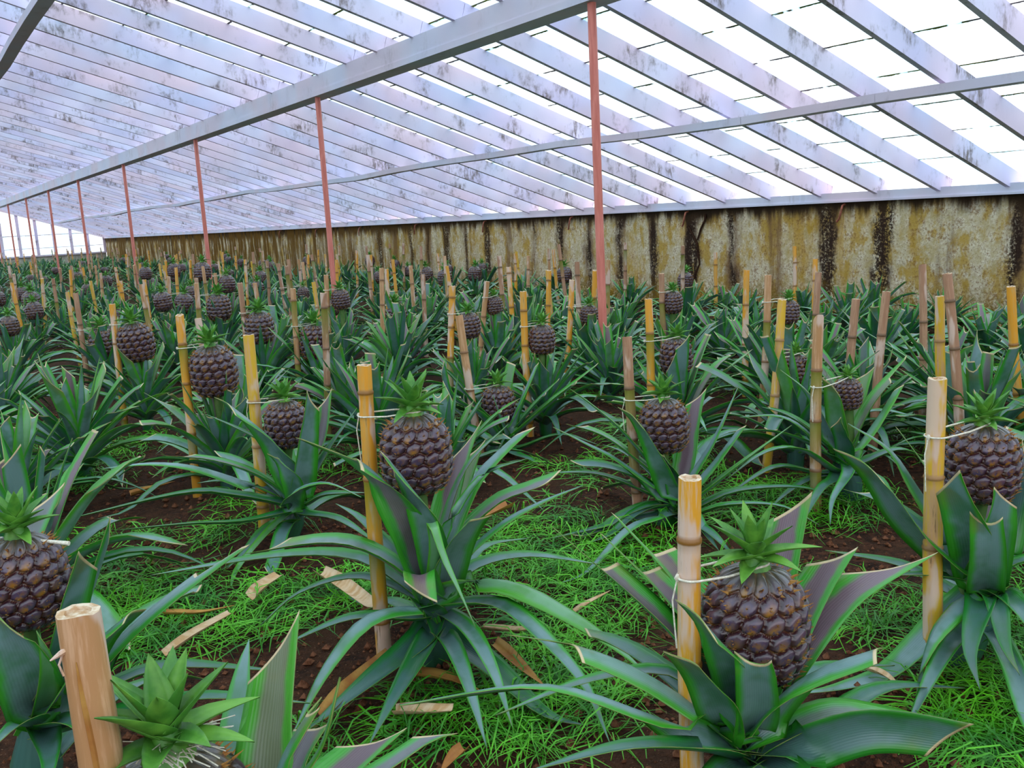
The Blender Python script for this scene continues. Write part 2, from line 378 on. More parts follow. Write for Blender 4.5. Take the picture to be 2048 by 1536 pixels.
# ------------------------------------------------------------------ fruit, crown, stakes
def fruit_mesh(name, a, h, nth, nt, rows=9, per=11, spikes=True, seed=0):
    """barrel of hexagonal eyes on a spiral lattice; z from 0 (bottom) to h"""
    rg = np.random.default_rng(seed)
    th = np.linspace(0, 2*PI, nth, endpoint=False); t = np.linspace(0, 1, nt)
    TH, TT = np.meshgrid(th, t)
    def prof(t): return a*np.clip(1-np.abs((t-.47)/.545)**3.0, 0, 1)**.5*(1-.06*(t-.5))
    tw = 2*PI/per*2.0      # whole-lattice twist from bottom to top
    ctr = []
    for r in range(-1, rows+1):
        for j in range(per): ctr.append(((j+.5*(r % 2))*2*PI/per+rg.normal(0, .02), (r+.5)/rows+rg.normal(0, .004)))
    ctr = np.array(ctr)
    A = (TH-tw*TT)
    sx = a*.95; sz = h*1.05
    d1 = np.full(A.shape, 9.); d2 = d1.copy(); cx = np.zeros(A.shape); cz = np.zeros(A.shape)
    for (c0, c1) in ctr:
        dx = (A-c0+PI) % (2*PI)-PI; dz = TT-c1
        d = np.sqrt((dx*sx)**2+(dz*sz)**2*1.1)
        m = d < d1
        d2 = np.where(m, d1, np.minimum(d2, d)); cx = np.where(m, dx*sx, cx); cz = np.where(m, dz*sz, cz); d1 = np.where(m, d, d1)
    edge = (d2-d1)/(2*a*PI/per)      # 0 on the rim .. 1 at centre
    endf = np.sin(np.clip(TT, 0, 1)*PI)**.35
    sp = 2*PI*a*.9/per; e_ = np.sqrt(np.clip(1-(d1/(.66*sp))**2, 0, 1)); bump = (.021*e_*np.clip(edge*5, 0, 1)**.5)*endf*(a/.085)
    cdist = np.sqrt((cx/.011)**2+((cz+.004)/.013)**2)
    bump -= .0045*np.exp(-cdist**2)*endf
    r = prof(TT)*.88+bump
    V = np.stack([r*np.cos(TH), r*np.sin(TH), TT*h], -1).reshape(-1, 3)
    G = np.exp(-(np.sqrt((cx/.010)**2+((cz+.010)/.014)**2))**2)
    Bc = np.clip((TT-.86)/.14, 0, 1)
    C = np.stack([np.clip(edge*1.3, 0, 1), G, Bc], -1).reshape(-1, 3)
    idx = np.arange(nt*nth).reshape(nt, nth); nx = np.roll(idx, -1, 1)
    F = np.stack([idx[:-1], nx[:-1], nx[1:], idx[1:]], -1).reshape(-1, 4)
    mb = MB(); mb.add(V, F, 0, None, C)
    if spikes:
        for (c0, c1) in ctr:
            if not (.04 < c1 < .97): continue
            for q in range(3):
                an = c0+tw*c1+rg.normal(0, .06)*(q > 0); tt = c1-.012+rg.normal(0, .01)*(q > 0)
                if q == 2: tt = c1-.5/rows*.9; an = c0+tw*c1
                rr = prof(np.array(tt))*.90+.012*(a/.085)
                p = np.array([rr*math.cos(an), rr*math.sin(an), tt*h]); nr = np.array([math.cos(an), math.sin(an), 0]); tg = np.array([-math.sin(an), math.cos(an), 0])
                L = rg.uniform(.007, .014); wd = .0028
                tip = p+nr*L*.8+np.array([0, 0, L*rg.uniform(.2, 1.)])+tg*rg.normal(0, .003)
                p = p-nr*.004
                mb.add([p-tg*wd, p+tg*wd, tip, tip+nr*.0006], [(0, 1, 2, 3)], 1)
                mb.add([p+np.array([0, 0, -wd]), p+np.array([0, 0, wd]), tip, tip+nr*.0006], [(0, 1, 2, 3)], 1)
    return mb.build(name, [M['fruit'], M['spike']], 'fc', True)
def crown_mesh(name, L, n, seed, seg=5):
    rg = random.Random(seed); mb = MB()
    for i in range(n):
        q = i/n; a = i*2.39996+rg.uniform(-.2, .2)
        el = math.radians(8+70*q**1.1+rg.uniform(-8, 8)); ln = L*(.62+.5*math.sin(PI*min(1, q*.9+.1)))*rg.uniform(.85, 1.1)
        d = np.array([math.cos(a), math.sin(a), 0]); z0 = .010+.028*q
        P = [d*.006+np.array([0, 0, z0])]
        for s in (.4, .75, 1.):
            droop = .28*ln*s*s*(1-q)
            P.append(d*(.008+ln*s*math.cos(el))+np.array([0, 0, z0+ln*s*math.sin(el)-droop]))
        leaf(mb, P, .33*L, 'p', rg.uniform(.3, 1), 0, nseg=seg, nac=4, fold=.35, thick=.0012, wb=.9)
    mb.tube([(0, 0, -.012), (0, 0, .012), (0, 0, .03)], [.030, .022, .010], 10, 0)
    return mb.build(name, [M['cr'], M['cr'], M['cr']], 'lf', True)
FR_HI = [fruit_mesh('pineapple_hi', .088, .205, 150, 96, 7, 14, True, s) for s in (1, 2)]
FR_MD = [fruit_mesh('pineapple_mid', .088, .205, 66, 46, 7, 14, True, s) for s in (3,)]
FR_LO = [fruit_mesh('pineapple_far', .088, .205, 40, 28, 7, 14, False, s) for s in (4,)]
CR_HI = [crown_mesh('crown_hi', .085, 17, s) for s in (1, 2, 3)]
CR_LO = [crown_mesh('crown_lo', .085, 11, s, 3) for s in (5,)]

def stake_mesh(name, hgt, r, mat, seed, nseg=12, taper=.12, slant=0.):
    rg = random.Random(seed); nodes = []; z = rg.uniform(.05, .15)
    while z < hgt-.04: nodes.append(z); z += rg.uniform(.17, .26)
    zs = [-.06]; cs = [(0, 0, 0)]; rs = [r]
    def rad(z): return r*(1-taper*(z/hgt))
    for zn in nodes:
        for dz, k, nd, gr in ((-.022, 1., 0, 0), (-.007, 1.02, .2, 0), (-.003, 1.10, 1, 0), (.002, 1.11, 1, 0), (.005, .99, .9, .0), (.012, 1., 0, .0)):
            zs.append(zn+dz); rs.append(rad(zn)*k); cs.append((nd, gr, 0))
        if rg.random() < .35: cs[-6] = (0, 1., 0); cs[-5] = (.2, 1., 0)
    zs.append(hgt); rs.append(rad(hgt)); cs.append((0, 0, 0))
    bend = rg.uniform(-.012, .012)
    P = [(bend*math.sin(PI*max(0, z)/hgt), bend*.6*math.sin(PI*max(0, z)/hgt), z) for z in zs]
    mb = MB(); mb.tube(P, rs, nseg, 0, False, cs)
    V = mb.v[0]
    top = V[-nseg:].copy()
    for j in range(nseg): top[j, 2] += slant*(top[j, 0])/r+rg.uniform(-.002, .002)
    V[-nseg:] = top
    ctr = top.mean(0); inner = ctr+(top-ctr)*.62; low = inner.copy(); low[:, 2] -= .004
    nn = nseg
    mb.add(np.vstack([top, inner, low, [ctr-[0, 0, .004]]]),
           [(j, (j+1) % nn, nn+(j+1) % nn, nn+j) for j in range(nn)]+[(nn+j, nn+(j+1) % nn, 2*nn+(j+1) % nn, 2*nn+j) for j in range(nn)]+[(2*nn+j, 2*nn+(j+1) % nn, 3*nn, 3*nn) for j in range(0)], 1)
    mb.tri(np.vstack([low, [ctr-[0, 0, .004]]]), [(j, (j+1) % nn, nn) for j in range(nn)], 1)
    me = mb.build(name, [mat, M['cut']], 'nd', False)
    me.polygons.foreach_set('use_smooth', np.array([p.material_index == 0 for p in me.polygons], dtype=bool))
    return me

# ------------------------------------------------------------------ generic rosettes
def rosette_mesh(name, seed, n=26, size=1., nseg=9, nac=4):
    rg = random.Random(seed); mb = MB()
    for i in range(n):
        q = i/(n-1)                       # 0 outer/low .. 1 inner/high
        a = i*2.39996+rg.uniform(-.25, .25)
        el = math.radians(12+68*q**.9+rg.uniform(-6, 6)); ln = size*(.62-.20*q)*rg.uniform(.8, 1.1)
        w = .052*rg.uniform(.8, 1.15)*size**.5
        d = np.array([math.cos(a), math.sin(a), 0.]); z0 = .03+.13*q; r0 = .012
        droop = (.62-.50*q)*ln*rg.uniform(.8, 1.25)*(.5+.9*math.cos(el))
        P = [d*r0+np.array([0, 0, z0])]
        lift = .45*(1-q)*ln
        for s in (.22, .5, .75, 1.):
            z = z0+ln*s*math.sin(el)+lift*s-droop*s*s*1.0
            P.append(d*(r0+ln*s*math.cos(el)*(1-.08*s))+np.array([0, 0, max(.015+.01*rg.random(), z)]))
        ct = rg.choice('pppszcSZfnm') if q > .25 else rg.choice('ppppsz')
        if ct not in 'pf': P[-1] = P[-2]+(P[-1]-P[-2])*rg.uniform(.3, .9)
        leaf(mb, P, w, ct, rg.random(), (0 if q < .4 else rg.choice([.2, .7, 1.])), nseg=nseg, nac=nac, fold=rg.uniform(.22, .45), roll=rg.uniform(-.35, .35))
    mb.tube([(0, 0, -.02), (0, 0, .08), (0, 0, .18)], [.035, .04, .02], 8, 1)
    return mb.build(name, LM, 'lf', True)
ROS_MD = [rosette_mesh('rosette_mid', 100+s, 34, 1.18) for s in range(7)]
ROS_LO = [rosette_mesh('rosette_far', 200+s, 24, 1.2, 5, 3) for s in range(4)]
def stem_mesh(name, hgt):
    mb = MB(); mb.tube([(0, 0, 0), (.004, 0, hgt*.5), (0, 0, hgt+.02)], [.016, .013, .022], 8, 0)
    return mb.build(name, [M['stem']], None, True)
STEM = stem_mesh('fruit_stem', 1.)

# ------------------------------------------------------------------ setting
XW = 7.92; XB = 3.76; XR = -.66; XL = 2*XR-XW; YF = 42.; YN = -3.2
S1 = .335; S2 = .30
ZB = 2.555          # rafter underside over the beam
def zraf(x):
    xx = x if x >= XR else 2*XR-x
    return ZB-S1*(xx-XB) if xx > XB else ZB+S2*(XB-xx)
def floor():
    # soil with small bumps, finer near the camera
    xs = np.concatenate([np.arange(XL, -1.5, .5), np.arange(-1.5, 4.5, .05), np.arange(4.5, XW+.01, .12)]); xs[-1] = XW
    ys = np.concatenate([np.arange(YN, 0, .4), np.arange(0, 5, .05), np.arange(5, 12, .14), np.arange(12, YF+.5, .6)]); ys[-1] = YF
    X, Y = np.meshgrid(xs, ys); Zz = np.zeros(X.shape)
    for i in range(X.shape[0]):
        for j in range(X.shape[1]):
            Zz[i, j] = .022*noise.noise((X[i, j]*3, Y[i, j]*3, 0))+.012*noise.noise((X[i, j]*13, Y[i, j]*13, 4))-.012
    V = np.stack([X, Y, Zz], -1).reshape(-1, 3); idx = np.arange(X.size).reshape(X.shape)
    F = np.stack([idx[:-1, :-1], idx[:-1, 1:], idx[1:, 1:], idx[1:, :-1]], -1).reshape(-1, 4)
    o = obj('floor', mesh('floor', V, F, [M['soil']], smooth=True)); tag(o, 'brown soil bed covering the greenhouse ground', kind='structure')
floor()
def gz(x, y): return .022*noise.noise((x*3, y*3, 0))+.012*noise.noise((x*13, y*13, 4))-.012
def side_wall(name, x0, x1, lab):
    ys = np.arange(YN, YF+.01, .12); zs = np.linspace(-.05, 1.125, 14)
    sgn = 1 if x0 > 0 else -1
    V = []; 
    for y in ys:
        for z in zs: V.append((x0+sgn*.02*noise.noise((y*1.5, z*2, 3)), y, z))
    idx = np.arange(len(V)).reshape(len(ys), len(zs))
    F = np.stack([idx[:-1, :-1], idx[:-1, 1:], idx[1:, 1:], idx[1:, :-1]], -1).reshape(-1, 4)
    mb = MB(); mb.add(V, F); mb.box((min(x0, x1)+.03*(sgn > 0), YN, -.05), (max(x0, x1)-.03*(sgn < 0), YF, 1.12))
    tag(obj(name, mb.build(name, [M['wall']], None)), lab, kind='structure')
side_wall('wall_right', XW, XW+.2, 'long low concrete wall streaked with ochre and black drip stains')
side_wall('wall_left', XL, XL-.2, 'long low stained concrete wall on the other side')
# wall plates
mb = MB(); mb.box((XW-.035, YN, 1.125), (XW+.13, YF, 1.205)); mb.box((XW-.055, YN, 1.11), (XW+.05, YF, 1.128))
tag(obj('wall_plate', mb.build('plate', [M['beam']])), 'pale painted timber plate lying on top of the stained concrete wall under the rafter ends', 'wall plate')
mb = MB(); mb.box((XL-.13, YN, 1.125), (XL+.035, YF, 1.205))
tag(obj('wall_plate', mb.build('plate', [M['beam']])), 'pale timber plate on top of the other side wall', 'wall plate')
# main beam on the poles
mb = MB(); mb.box((XB-.05, YN, 2.43), (XB+.05, YF, ZB+.02)); mb.box((XB-.058, YN, 2.385), (XB+.13, YF, 2.432))
tag(obj('roof_beam', mb.build('beam', [M['beam']])), 'deep pale painted roof beam carried on the row of pink poles', 'beam')
def purlin(x, w, h, z, lab, cat='purlin', sag=True, x2=None):
    ys = np.arange(YN, YF+.01, 1.2); mb = MB()
    P = [(x, y, z+(.018*math.sin(y*.75+1)+.010*math.sin(y*1.9) if sag else 0)) for y in ys]
    for p, q in zip(P[:-1], P[1:]): mb.bar(p, (q[0], q[1]+.002, q[2]), w, h)
    return tag(obj('purlin', mb.build('purlin', [M['beam']])), lab, cat)
purlin(5.84, .13, .06, 1.785, 'slender sagging grey purlin halfway between the pole beam and the concrete wall')
purlin(1.50, .13, .07, 3.16, 'dark underside of the high purlin crossing the top left corner of the roof')
purlin(XR, .06, .15, zraf(XR)-.03, 'ridge board at the top of the roof', 'ridge board', False)
purlin(2*XR-XB, .1, .15, 2.40, 'roof beam on the other slope', 'beam', False)
# rafters: one object each
RAFY = [4.178+.633*k for k in range(-11, 60)]
def rafter_mesh(seed):
    mb = MB()
    jit = [0]*6
    pts = [(XW+.10, zraf(XW+.10)+.0), (XB, zraf(XB)), (XR, zraf(XR))]
    for (a, b) in zip(pts[:-1], pts[1:]): mb.bar((a[0], 0, a[1]), (b[0], 0, b[1]), .042, .152)
    return mb.build('rafter', [M['rafter']])
RM1 = rafter_mesh(1); RM2 = None
mb = MB(); mb.bar((XL+.03, 0, zraf(XL+.03)), (XR, 0, zraf(XR)), .042, .152); RM2 = mb.build('rafter_other', [M['rafter']])
for i, y in enumerate(RAFY):
    if y > YF-.05: break
    o = obj('rafter', RM1, None, (0, y+random.uniform(-.012, .012), random.uniform(-.006, .006)))
    if y < 14: tag(o, 'broad white painted rafter over the near beds, bright glass between it and the next', 'rafter', 'near roof rafters')
    else: tag(o, 'white painted rafter in the closely packed far part of the roof', 'rafter', 'far roof rafters')
    if -2.5 < y < 20:
        o = obj('rafter', RM2, None, (0, y, 0)); tag(o, 'white painted rafter on the other slope of the roof', 'rafter', 'rafters on the other slope')
# glass panes, lapped like shingles, one quad per pane
def panes():
    V = []; F = []; UV = []
    x_edges = [XW+.06]
    x = 8.079
    while x > XR+.1: x -= .522; x_edges.append(max(x, XR))
    ys = RAFY
    for yi in range(len(ys)-1):
        y0, y1 = ys[yi]+.006, ys[yi+1]-.006
        if y1 > YF: y1 = YF
        if y0 > YF: break
        off = random.uniform(-.05, .05)
        for k in range(len(x_edges)-1):
            xa = x_edges[k]+(off if k else 0)+random.uniform(-.012, .012); xb = x_edges[k+1]+off-.03
            n = len(V); dz = .156
            sk = random.uniform(-.01, .01)
            for (x, y, l) in ((xa, y0, .012), (xa+sk, y1, .012), (xb, y1, 0), (xb, y0, 0)): V.append((x, y, zraf(x)+dz+l))
            UV += [(0, 0), (1, 0), (1, 1), (0, 1)]; F.append((n, n+1, n+2, n+3))
    # other slope: long simple panes
    for yi in range(len(ys)-1):
        for k in range(17):
            xa = XL+k*.51; xb = min(xa+.53, XR); n = len(V)
            if xa >= XR: break
            for (x, y) in ((xa, ys[yi]), (xa, ys[yi+1]), (xb, ys[yi+1]), (xb, ys[yi])): V.append((x, min(y, YF), zraf(x)+.158))
            UV += [(0, 0), (1, 0), (1, 1), (0, 1)]; F.append((n, n+1, n+2, n+3))
    tag(obj('ceiling', mesh('panes', V, np.array(F), [M['glass']], None, UV)), 'sloping roof of lapped whitewashed glass panes with mossy joints', kind='structure')
panes()
# far gable: concrete base, glazing, mullions
mb = MB(); mb.box((XL, YF, -.05), (XW, YF+.2, .56))
tag(obj('wall_back', mb.build('wb', [M['base']])), 'low base wall under the glazed far end', kind='structure')
win = obj('window_1', None); tag(win, 'glazed white gable at the far end with upright bars', kind='structure')
V = []; F = []; UV = []
ms = [7.90-.633*i for i in range(28)]
for a, b in zip(ms[:-1], ms[1:]):
    for z0, z1 in ((.56, .86), (.86, 1.38), (1.38, 9)):
        za = min(z1, zraf(a)+.1); zb = min(z1, zraf(b)+.1)
        if za <= z0 and zb <= z0: continue
        n = len(V); V += [(a, YF+.03, z0), (b, YF+.03, z0), (b, YF+.03, max(z0, zb)), (a, YF+.03, max(z0, za))]; F.append((n, n+1, n+2, n+3)); UV += [(0, .0), (1, .0), (1, 1), (0, 1)]
obj('pane', mesh('gable', V, np.array(F), [M['glass']], None, UV), win)
mb = MB()
for x in ms: mb.box((x-.06, YF-.05, .56), (x+.05, YF+.02, zraf(x)+.1))
o = obj('mullion', mb.build('mul', [M['rafter']]), win)
mb = MB(); mb.bar((XW, YF-.06, zraf(XW)-.04), (XB, YF-.06, zraf(XB)-.04), .06, .1); mb.bar((XB, YF-.06, zraf(XB)-.04), (XR, YF-.06, zraf(XR)-.04), .06, .1); mb.box((XL, YF-.06, .52), (XW, YF, .58))
for z in (.86, 1.38): mb.box((XL+3, YF+.0, z-.012), (XW, YF+.028, z+.012))
obj('window_frame', mb.build('wf', [M['beam']]), win)
# near gable behind the camera: base wall and glass so daylight is the same all round
mb = MB(); mb.box((XL, YN-.2, -.05), (XW, YN, .9)); tag(obj('wall_front', mb.build('wfr', [M['base']])), 'low base wall behind the camera', kind='structure')

# pink support poles
mb = MB(); mb.tube([(0, 0, -.05), (0, 0, .6), (0, 0, 2.39)], .027, 14); POLE = mb.build('pole', [M['pole']], None, True)
pl = ['nearest and tallest pink pole, standing clear among the nearer plants', 'second nearest of the pink poles, in front of the concrete wall']
pl += ['pink pole third from the camera in the receding row', 'pink pole fourth from the camera in the receding row', 'pink pole fifth from the camera in the receding row', 'pink pole sixth from the camera, thin with distance', 'pink pole seventh from the camera, very thin, before the glass gable', 'pink pole eighth from the camera, last but one before the gable', 'pink pole farthest down the row']
py = [4.55, 8.78, 13.02, 17.5, 21.97, 26.2, 30.5, 35., 39.3]
for y, l in zip(py, pl):
    tag(obj('support_pole', POLE, None, (XB, y, 0)), l, 'pole', 'pink poles under the roof beam')
# hooks on the wall
mb = MB(); mb.tube([(.05, 0, 0), (0, 0, .0), (-.035, 0, -.012), (-.05, 0, -.05), (-.055, .01, -.10), (-.045, .03, -.14), (-.025, .07, -.165)], .011, 8); HOOK = mb.build('hook', [M['rust']], None, True)
hl = ['rusty pink bent hook on the wall nearest the right end of the view', 'rusty pink hook hanging above the Y shaped crack in the wall', 'rusty pink hook on the wall just left of the tallest pink pole', 'rusty hook fourth along the wall from the right', 'rusty hook fifth along the wall from the right', 'rusty hook sixth along the wall from the right, smallest visible']
for i, y in enumerate((5.8, 7.95, 10.15, 12.35, 14.6, 16.9, 19.1, 21.3)):
    tag(obj('wall_hook', HOOK, None, (XW-.005, y, 1.09)), hl[i] if i < 6 else 'tiny rusty hook far along the concrete wall', 'hook', 'bent hooks along the concrete wall')
# the crack in the wall: thin recessed dark cleft lines
mb = MB()
def wpt(p): d = ray(p); q = O+d*((XW-.015)/d[0]); return q
for line in ([(1376, 452), (1386, 470), (1394, 487), (1397, 512), (1399, 528), (1392, 545), (1388, 560), (1382, 580)], [(1411, 428), (1410, 440), (1402, 458), (1395, 480)]):
    P = [wpt(p) for p in line]; mb.tube(P, [.010+.005*random.random() for _ in P], 5)
M['crack'] = m_plain('crack_dark', (.03, .015, .01), (.06, .03, .02), 60, 1, 0)
tag(obj('trim_1', mb.build('crack', [M['crack']])), 'dark Y shaped crack running down the concrete wall', kind='structure')

# ------------------------------------------------------------------ plants
def string_mesh(a, b, ra, rb, seed=0, ends=True, fray=False):
    """twine looped round the stake (centre a, radius ra) and the fruit neck (centre b, radius rb)"""
    rg = random.Random(seed); a = np.array(a, float); b = np.array(b, float); d = b-a; d[2] = 0; L = np.linalg.norm(d); d /= L; s = np.array([-d[1], d[0], 0])
    P = []
    for k in range(9): t = PI/2+PI*k/8; P.append(a+ra*(d*math.cos(t)+s*math.sin(t)))
    q1 = b-s*rb; P.append((P[-1]*.5+q1*.5)-[0, 0, .004])
    for k in range(9): t = -PI/2+PI*k/8; P.append(b+rb*(d*math.cos(t)+s*math.sin(t)))
    P.append(P[0]*.5+P[-1]*.5+[0, 0, .004]); P.append(P[0]+[0, 0, .003])
    mb = MB(); mb.tube(P, .0022, 6)
    kn = a-d*ra
    mb.tube([kn+[0, 0, -.006], kn, kn+[0, 0, .006]], [.003, .006, .003], 6)
    if ends:
        mb.tube([kn, kn-d*.01-[0, 0, .04], kn-d*.004-[0, 0, .13]], .0016, 5)
    if fray:
        for k in range(70):
            e = b+d*rb*rg.uniform(-1, 1)+s*rg.uniform(-1, 1)*rb*.7; f = e+np.array([rg.gauss(.012, .028), rg.gauss(-.012, .028), rg.uniform(-.012, .02)])
            mb.tube([e, (e+f)/2+[0, 0, .006], f], .0009, 3)
    return mb.build('twine', [M['twine']], None, True)

CNT = {}
PLANTS = []     # (x, y) of every plant
def add_stake(base, top, r, mat, seed, label, group=None, slant=0., hi=True):
    base = np.array(base); top = np.array(top); d = top-base; hgt = np.linalg.norm(d)
    me = stake_mesh('stake', hgt, r, M[mat], seed, 14 if hi else 7, slant=slant)
    o = obj('bamboo_stake', me); o.location = base
    o.rotation_euler = Vector(d).to_track_quat('Z', 'Y').to_euler()
    tag(o, label, 'stake', group); return o
def put_fruit(root_ob, rootp, fc, dia, hi, fr_seed, crown=True, tilt=(0, 0), crs=1., stemhide=False):
    """fc centre of the fruit in world"""
    s = dia/.176; h = .205*s
    fz = fc[2]-h/2; off = np.array(fc)-np.array(rootp)
    e = bpy.data.objects.new('pineapple', None)
    pool = FR_HI if hi == 2 else (FR_MD if hi == 1 else FR_LO)
    fr = obj('fruit', pool[fr_seed % len(pool)], root_ob, (off[0], off[1], off[2]-h/2)); fr.scale = (s, s, s)
    fr.rotation_euler = (tilt[0], tilt[1], fr_seed*1.7)
    if crown:
        pool = CR_HI if hi >= 1 else CR_LO
        c = obj('crown', pool[fr_seed % len(pool)], fr, (0, 0, .200)); c.scale = (crs,)*3
        c['label'] = 'bright green leafy crown'
    if hi >= 1 and not stemhide:
        st = obj('stem', STEM, root_ob); hh = off[2]-h/2
        st.location = (0, 0, 0); st.scale = (1, 1, 1)
        # stem leans to the fruit
        mb = MB(); mb.tube([(0, 0, .02), (off[0]*.3, off[1]*.3, hh*.5), (off[0], off[1], hh+.02)], [.020, .014, .022], 8)
        st.data = mb.build('stem', [M['stem']], None, True)
    return fr
def new_plant(rootp, label, group=None):
    o = obj('pineapple_plant', None, None, tuple(rootp)); o.empty_display_size = .1
    tag(o, label, 'pineapple plant', group); PLANTS.append((rootp[0], rootp[1])); return o
def fdist(p): return p[0]*FW[0]+p[1]*FW[1]

# ---- the plants close to the camera: leaves measured one by one (px, py, metres nearer/farther than the plant)
def custom_plant(key, rootp, hub, leaves, fruit, stake, label, slabel, strlabel, extra=8, crs=1., hi=2, tilt=(0, 0)):
    """hub: pixel of the leaf rosette; leaves: (pts, width, cut, face, R, G)"""
    root = np.array([rootp[0], rootp[1], 0.]); fd = fdist(root)
    o = new_plant(root, label)
    mb = MB(); rg = random.Random(hash(key) % 1000 if False else sum(map(ord, key)))
    hubw = onf(hub, fd)
    for L in leaves:
        pts, w, cut, face, R, G = L[:6]; k = L[6] if len(L) > 6 else .55
        P = [hubw-root+np.array([rg.uniform(-.012, .012), rg.uniform(-.012, .012), rg.uniform(-.05, .0)])]
        P += [onf((x, y), fd+d)-root for (x, y, d) in pts]
        for q in P: q[2] = max(q[2], .012)
        leaf(mb, P, w, cut, R, G, face, k, nseg=16, nac=8, fold=.26, roll=L[7] if len(L) > 7 else 0.)
    # leaves on the side away from the camera and low skirt leaves
    for i in range(extra):
        a = rg.uniform(-.5, .9)*1.9+math.atan2(FW[1], FW[0]) if i % 2 else rg.uniform(0, 2*PI)
        d = np.array([math.cos(a), math.sin(a), 0]); low = i % 2 == 0; ln = rg.uniform(.42, .58) if not low else rg.uniform(.4, .55)
        el = math.radians(rg.uniform(5, 20) if low else rg.uniform(25, 50)); h0 = np.array([hubw[0]-root[0], hubw[1]-root[1], max(.04, (hubw[2]-.0)*(.4 if low else .8))])
        P = [h0]+[h0+d*ln*s*math.cos(el)+np.array([0, 0, max(.015-h0[2], ln*s*math.sin(el)+.25*ln*s-(.62 if low else .45)*ln*s*s)]) for s in (.25, .5, .75, 1.)]
        leaf(mb, P, rg.uniform(.045, .06), rg.choice('pppsz'), rg.uniform(0, .6), 0., nseg=12, nac=6, roll=rg.uniform(-.3, .3))
    hb = hubw-root
    mb.tube([(0, 0, -.02), (hb[0]*.6, hb[1]*.6, hb[2]*.5), (hb[0], hb[1], hb[2]*1.0)], [.045, .05, .03], 10, 1)
    obj('foliage', mb.build('foliage', LM, 'lf', True), o)
    fc = None
    if fruit:
        (fx, fy), dia, doff = fruit; fc = onf((fx, fy), fd+doff); put_fruit(o, root, fc, dia, hi, sum(map(ord, key)), True, tilt, crs)
    if stake:
        base, top, r, mat, sl = stake; add_stake(base, top, r, mat, sum(map(ord, key))*3+1, slabel, None, sl)
        if fc is not None and strlabel:
            h = .205*dia/.176; zn = fc[2]+h/2+.008; tz = zn/np.array(top)[2] if top[2] else 1
            tz = min(1, (zn+.0)/top[2]); c = np.array(base)+(np.array(top)-np.array(base))*tz; c[2] = zn-.012
            me = string_mesh(c, (fc[0], fc[1], zn), r+.003, .024*dia/.176, sum(map(ord, key)), True, key == 'C')
            tag(obj('twine', me), strlabel, 'string')
    return o, fc

def stake_line(tp, lp, fd):
    """stake through two pixels in the plane at fd metres; carried down to the soil"""
    a = onf(tp, fd); b = onf(lp, fd); t = a[2]/(a[2]-b[2]) if abs(a[2]-b[2]) > 1e-6 else 1
    g = a+(b-a)*t; return g, a
# A: front right
custom_plant('A', (1.17, 1.07), (1492, 1492), [
    ([(1452, 1440, -.05), (1420, 1372, -.11), (1362, 1305, -.16)], .068, 'c', 'o', .80, 0, .7),
    ([(1475, 1400, -.06), (1445, 1300, -.13), (1372, 1205, -.15)], .058, 's', 'o', .62, 0, .7),
    ([(1512, 1420, -.09), (1512, 1350, -.14), (1507, 1300, -.15)], .064, 'c', 'o', .82, 0, .8),
    ([(1530, 1430, -.05), (1620, 1350, -.12), (1760, 1300, -.18)], .080, 'f', 'o', .85, 0, .8),
    ([(1560, 1480, -.02), (1680, 1430, -.02), (1845, 1450, .0)], .066, 's', 'i', .9, .55, .5),
    ([(1580, 1500, -.06), (1740, 1455, -.12), (1940, 1480, -.15)], .070, 's', 'o', .35, 0, .5),
    ([(1590, 1330, .05), (1690, 1200, .12), (1850, 1095, .16)], .088, 'Z', 'i', .8, 1, .8),
    ([(1560, 1330, .08), (1620, 1200, .14), (1690, 1085, .18)], .078, 'z', 'i', .65, 1, .8),
    ([(1530, 1350, .08), (1550, 1180, .16), (1592, 975, .20)], .082, 'z', 'i', .85, 1, .9),
    ([(1440, 1400, .03), (1330, 1250, .06), (1105, 1045, .10)], .068, 'n', 'i', .5, .8, .7),
    ([(1450, 1350, .06), (1345, 1200, .12), (1205, 1056, .16)], .066, 'n', 'i', .4, 1, .7),
    ([(1460, 1320, .10), (1370, 1170, .18), (1230, 1012, .22)], .070, 'n', 'i', .5, 1, .7),
    ([(1420, 1440, -.03), (1290, 1350, -.03), (1150, 1295, -.02), (1010, 1275, -.02)], .062, 'n', 'o', .9, 0, .6),
    ([(1400, 1475, -.08), (1270, 1420, -.12), (1080, 1370, -.12), (800, 1412, -.10)], .058, 'p', 'o', .75, 0, .6),
    ([(1440, 1440, .04), (1340, 1348, .08), (1180, 1360, .08), (990, 1430, .05)], .040, 'p', 'i', .7, .2, .5),
    ([(1400, 1500, -.14), (1250, 1495, -.24), (1060, 1540, -.30)], .060, 'p', 'i', .1, 0, .4),
    ([(1470, 1540, -.10), (1400, 1600, -.3), (1300, 1750, -.4)], .07, 'p', 'i', .4, 0, .4),
    ([(1560, 1540, -.10), (1640, 1600, -.25), (1800, 1700, -.35)], .07, 'p', 'i', .4, 0, .4),
    ([(1620, 1480, .15), (1760, 1380, .3), (1930, 1375, .42)], .065, 'p', 'i', .3, 0, .4),
    ([(1560, 1420, .2), (1640, 1340, .3), (1790, 1330, .45)], .06, 'p', 'i', .3, 0, .4),
    ], ((1510, 1243), .178, 0.), (*stake_line((1380, 955), (1388, 1536), 1.52), .0225, 'b4', 0.),
    'broad blue green plant at the lower right, dark pineapple behind a streaked yellow stake',
    'yellow bamboo stake with pale peeling streaks, cut flat, at the lower right', 'clean white twine from the nearest yellow stake to the lower right pineapple', 5, 1.12)
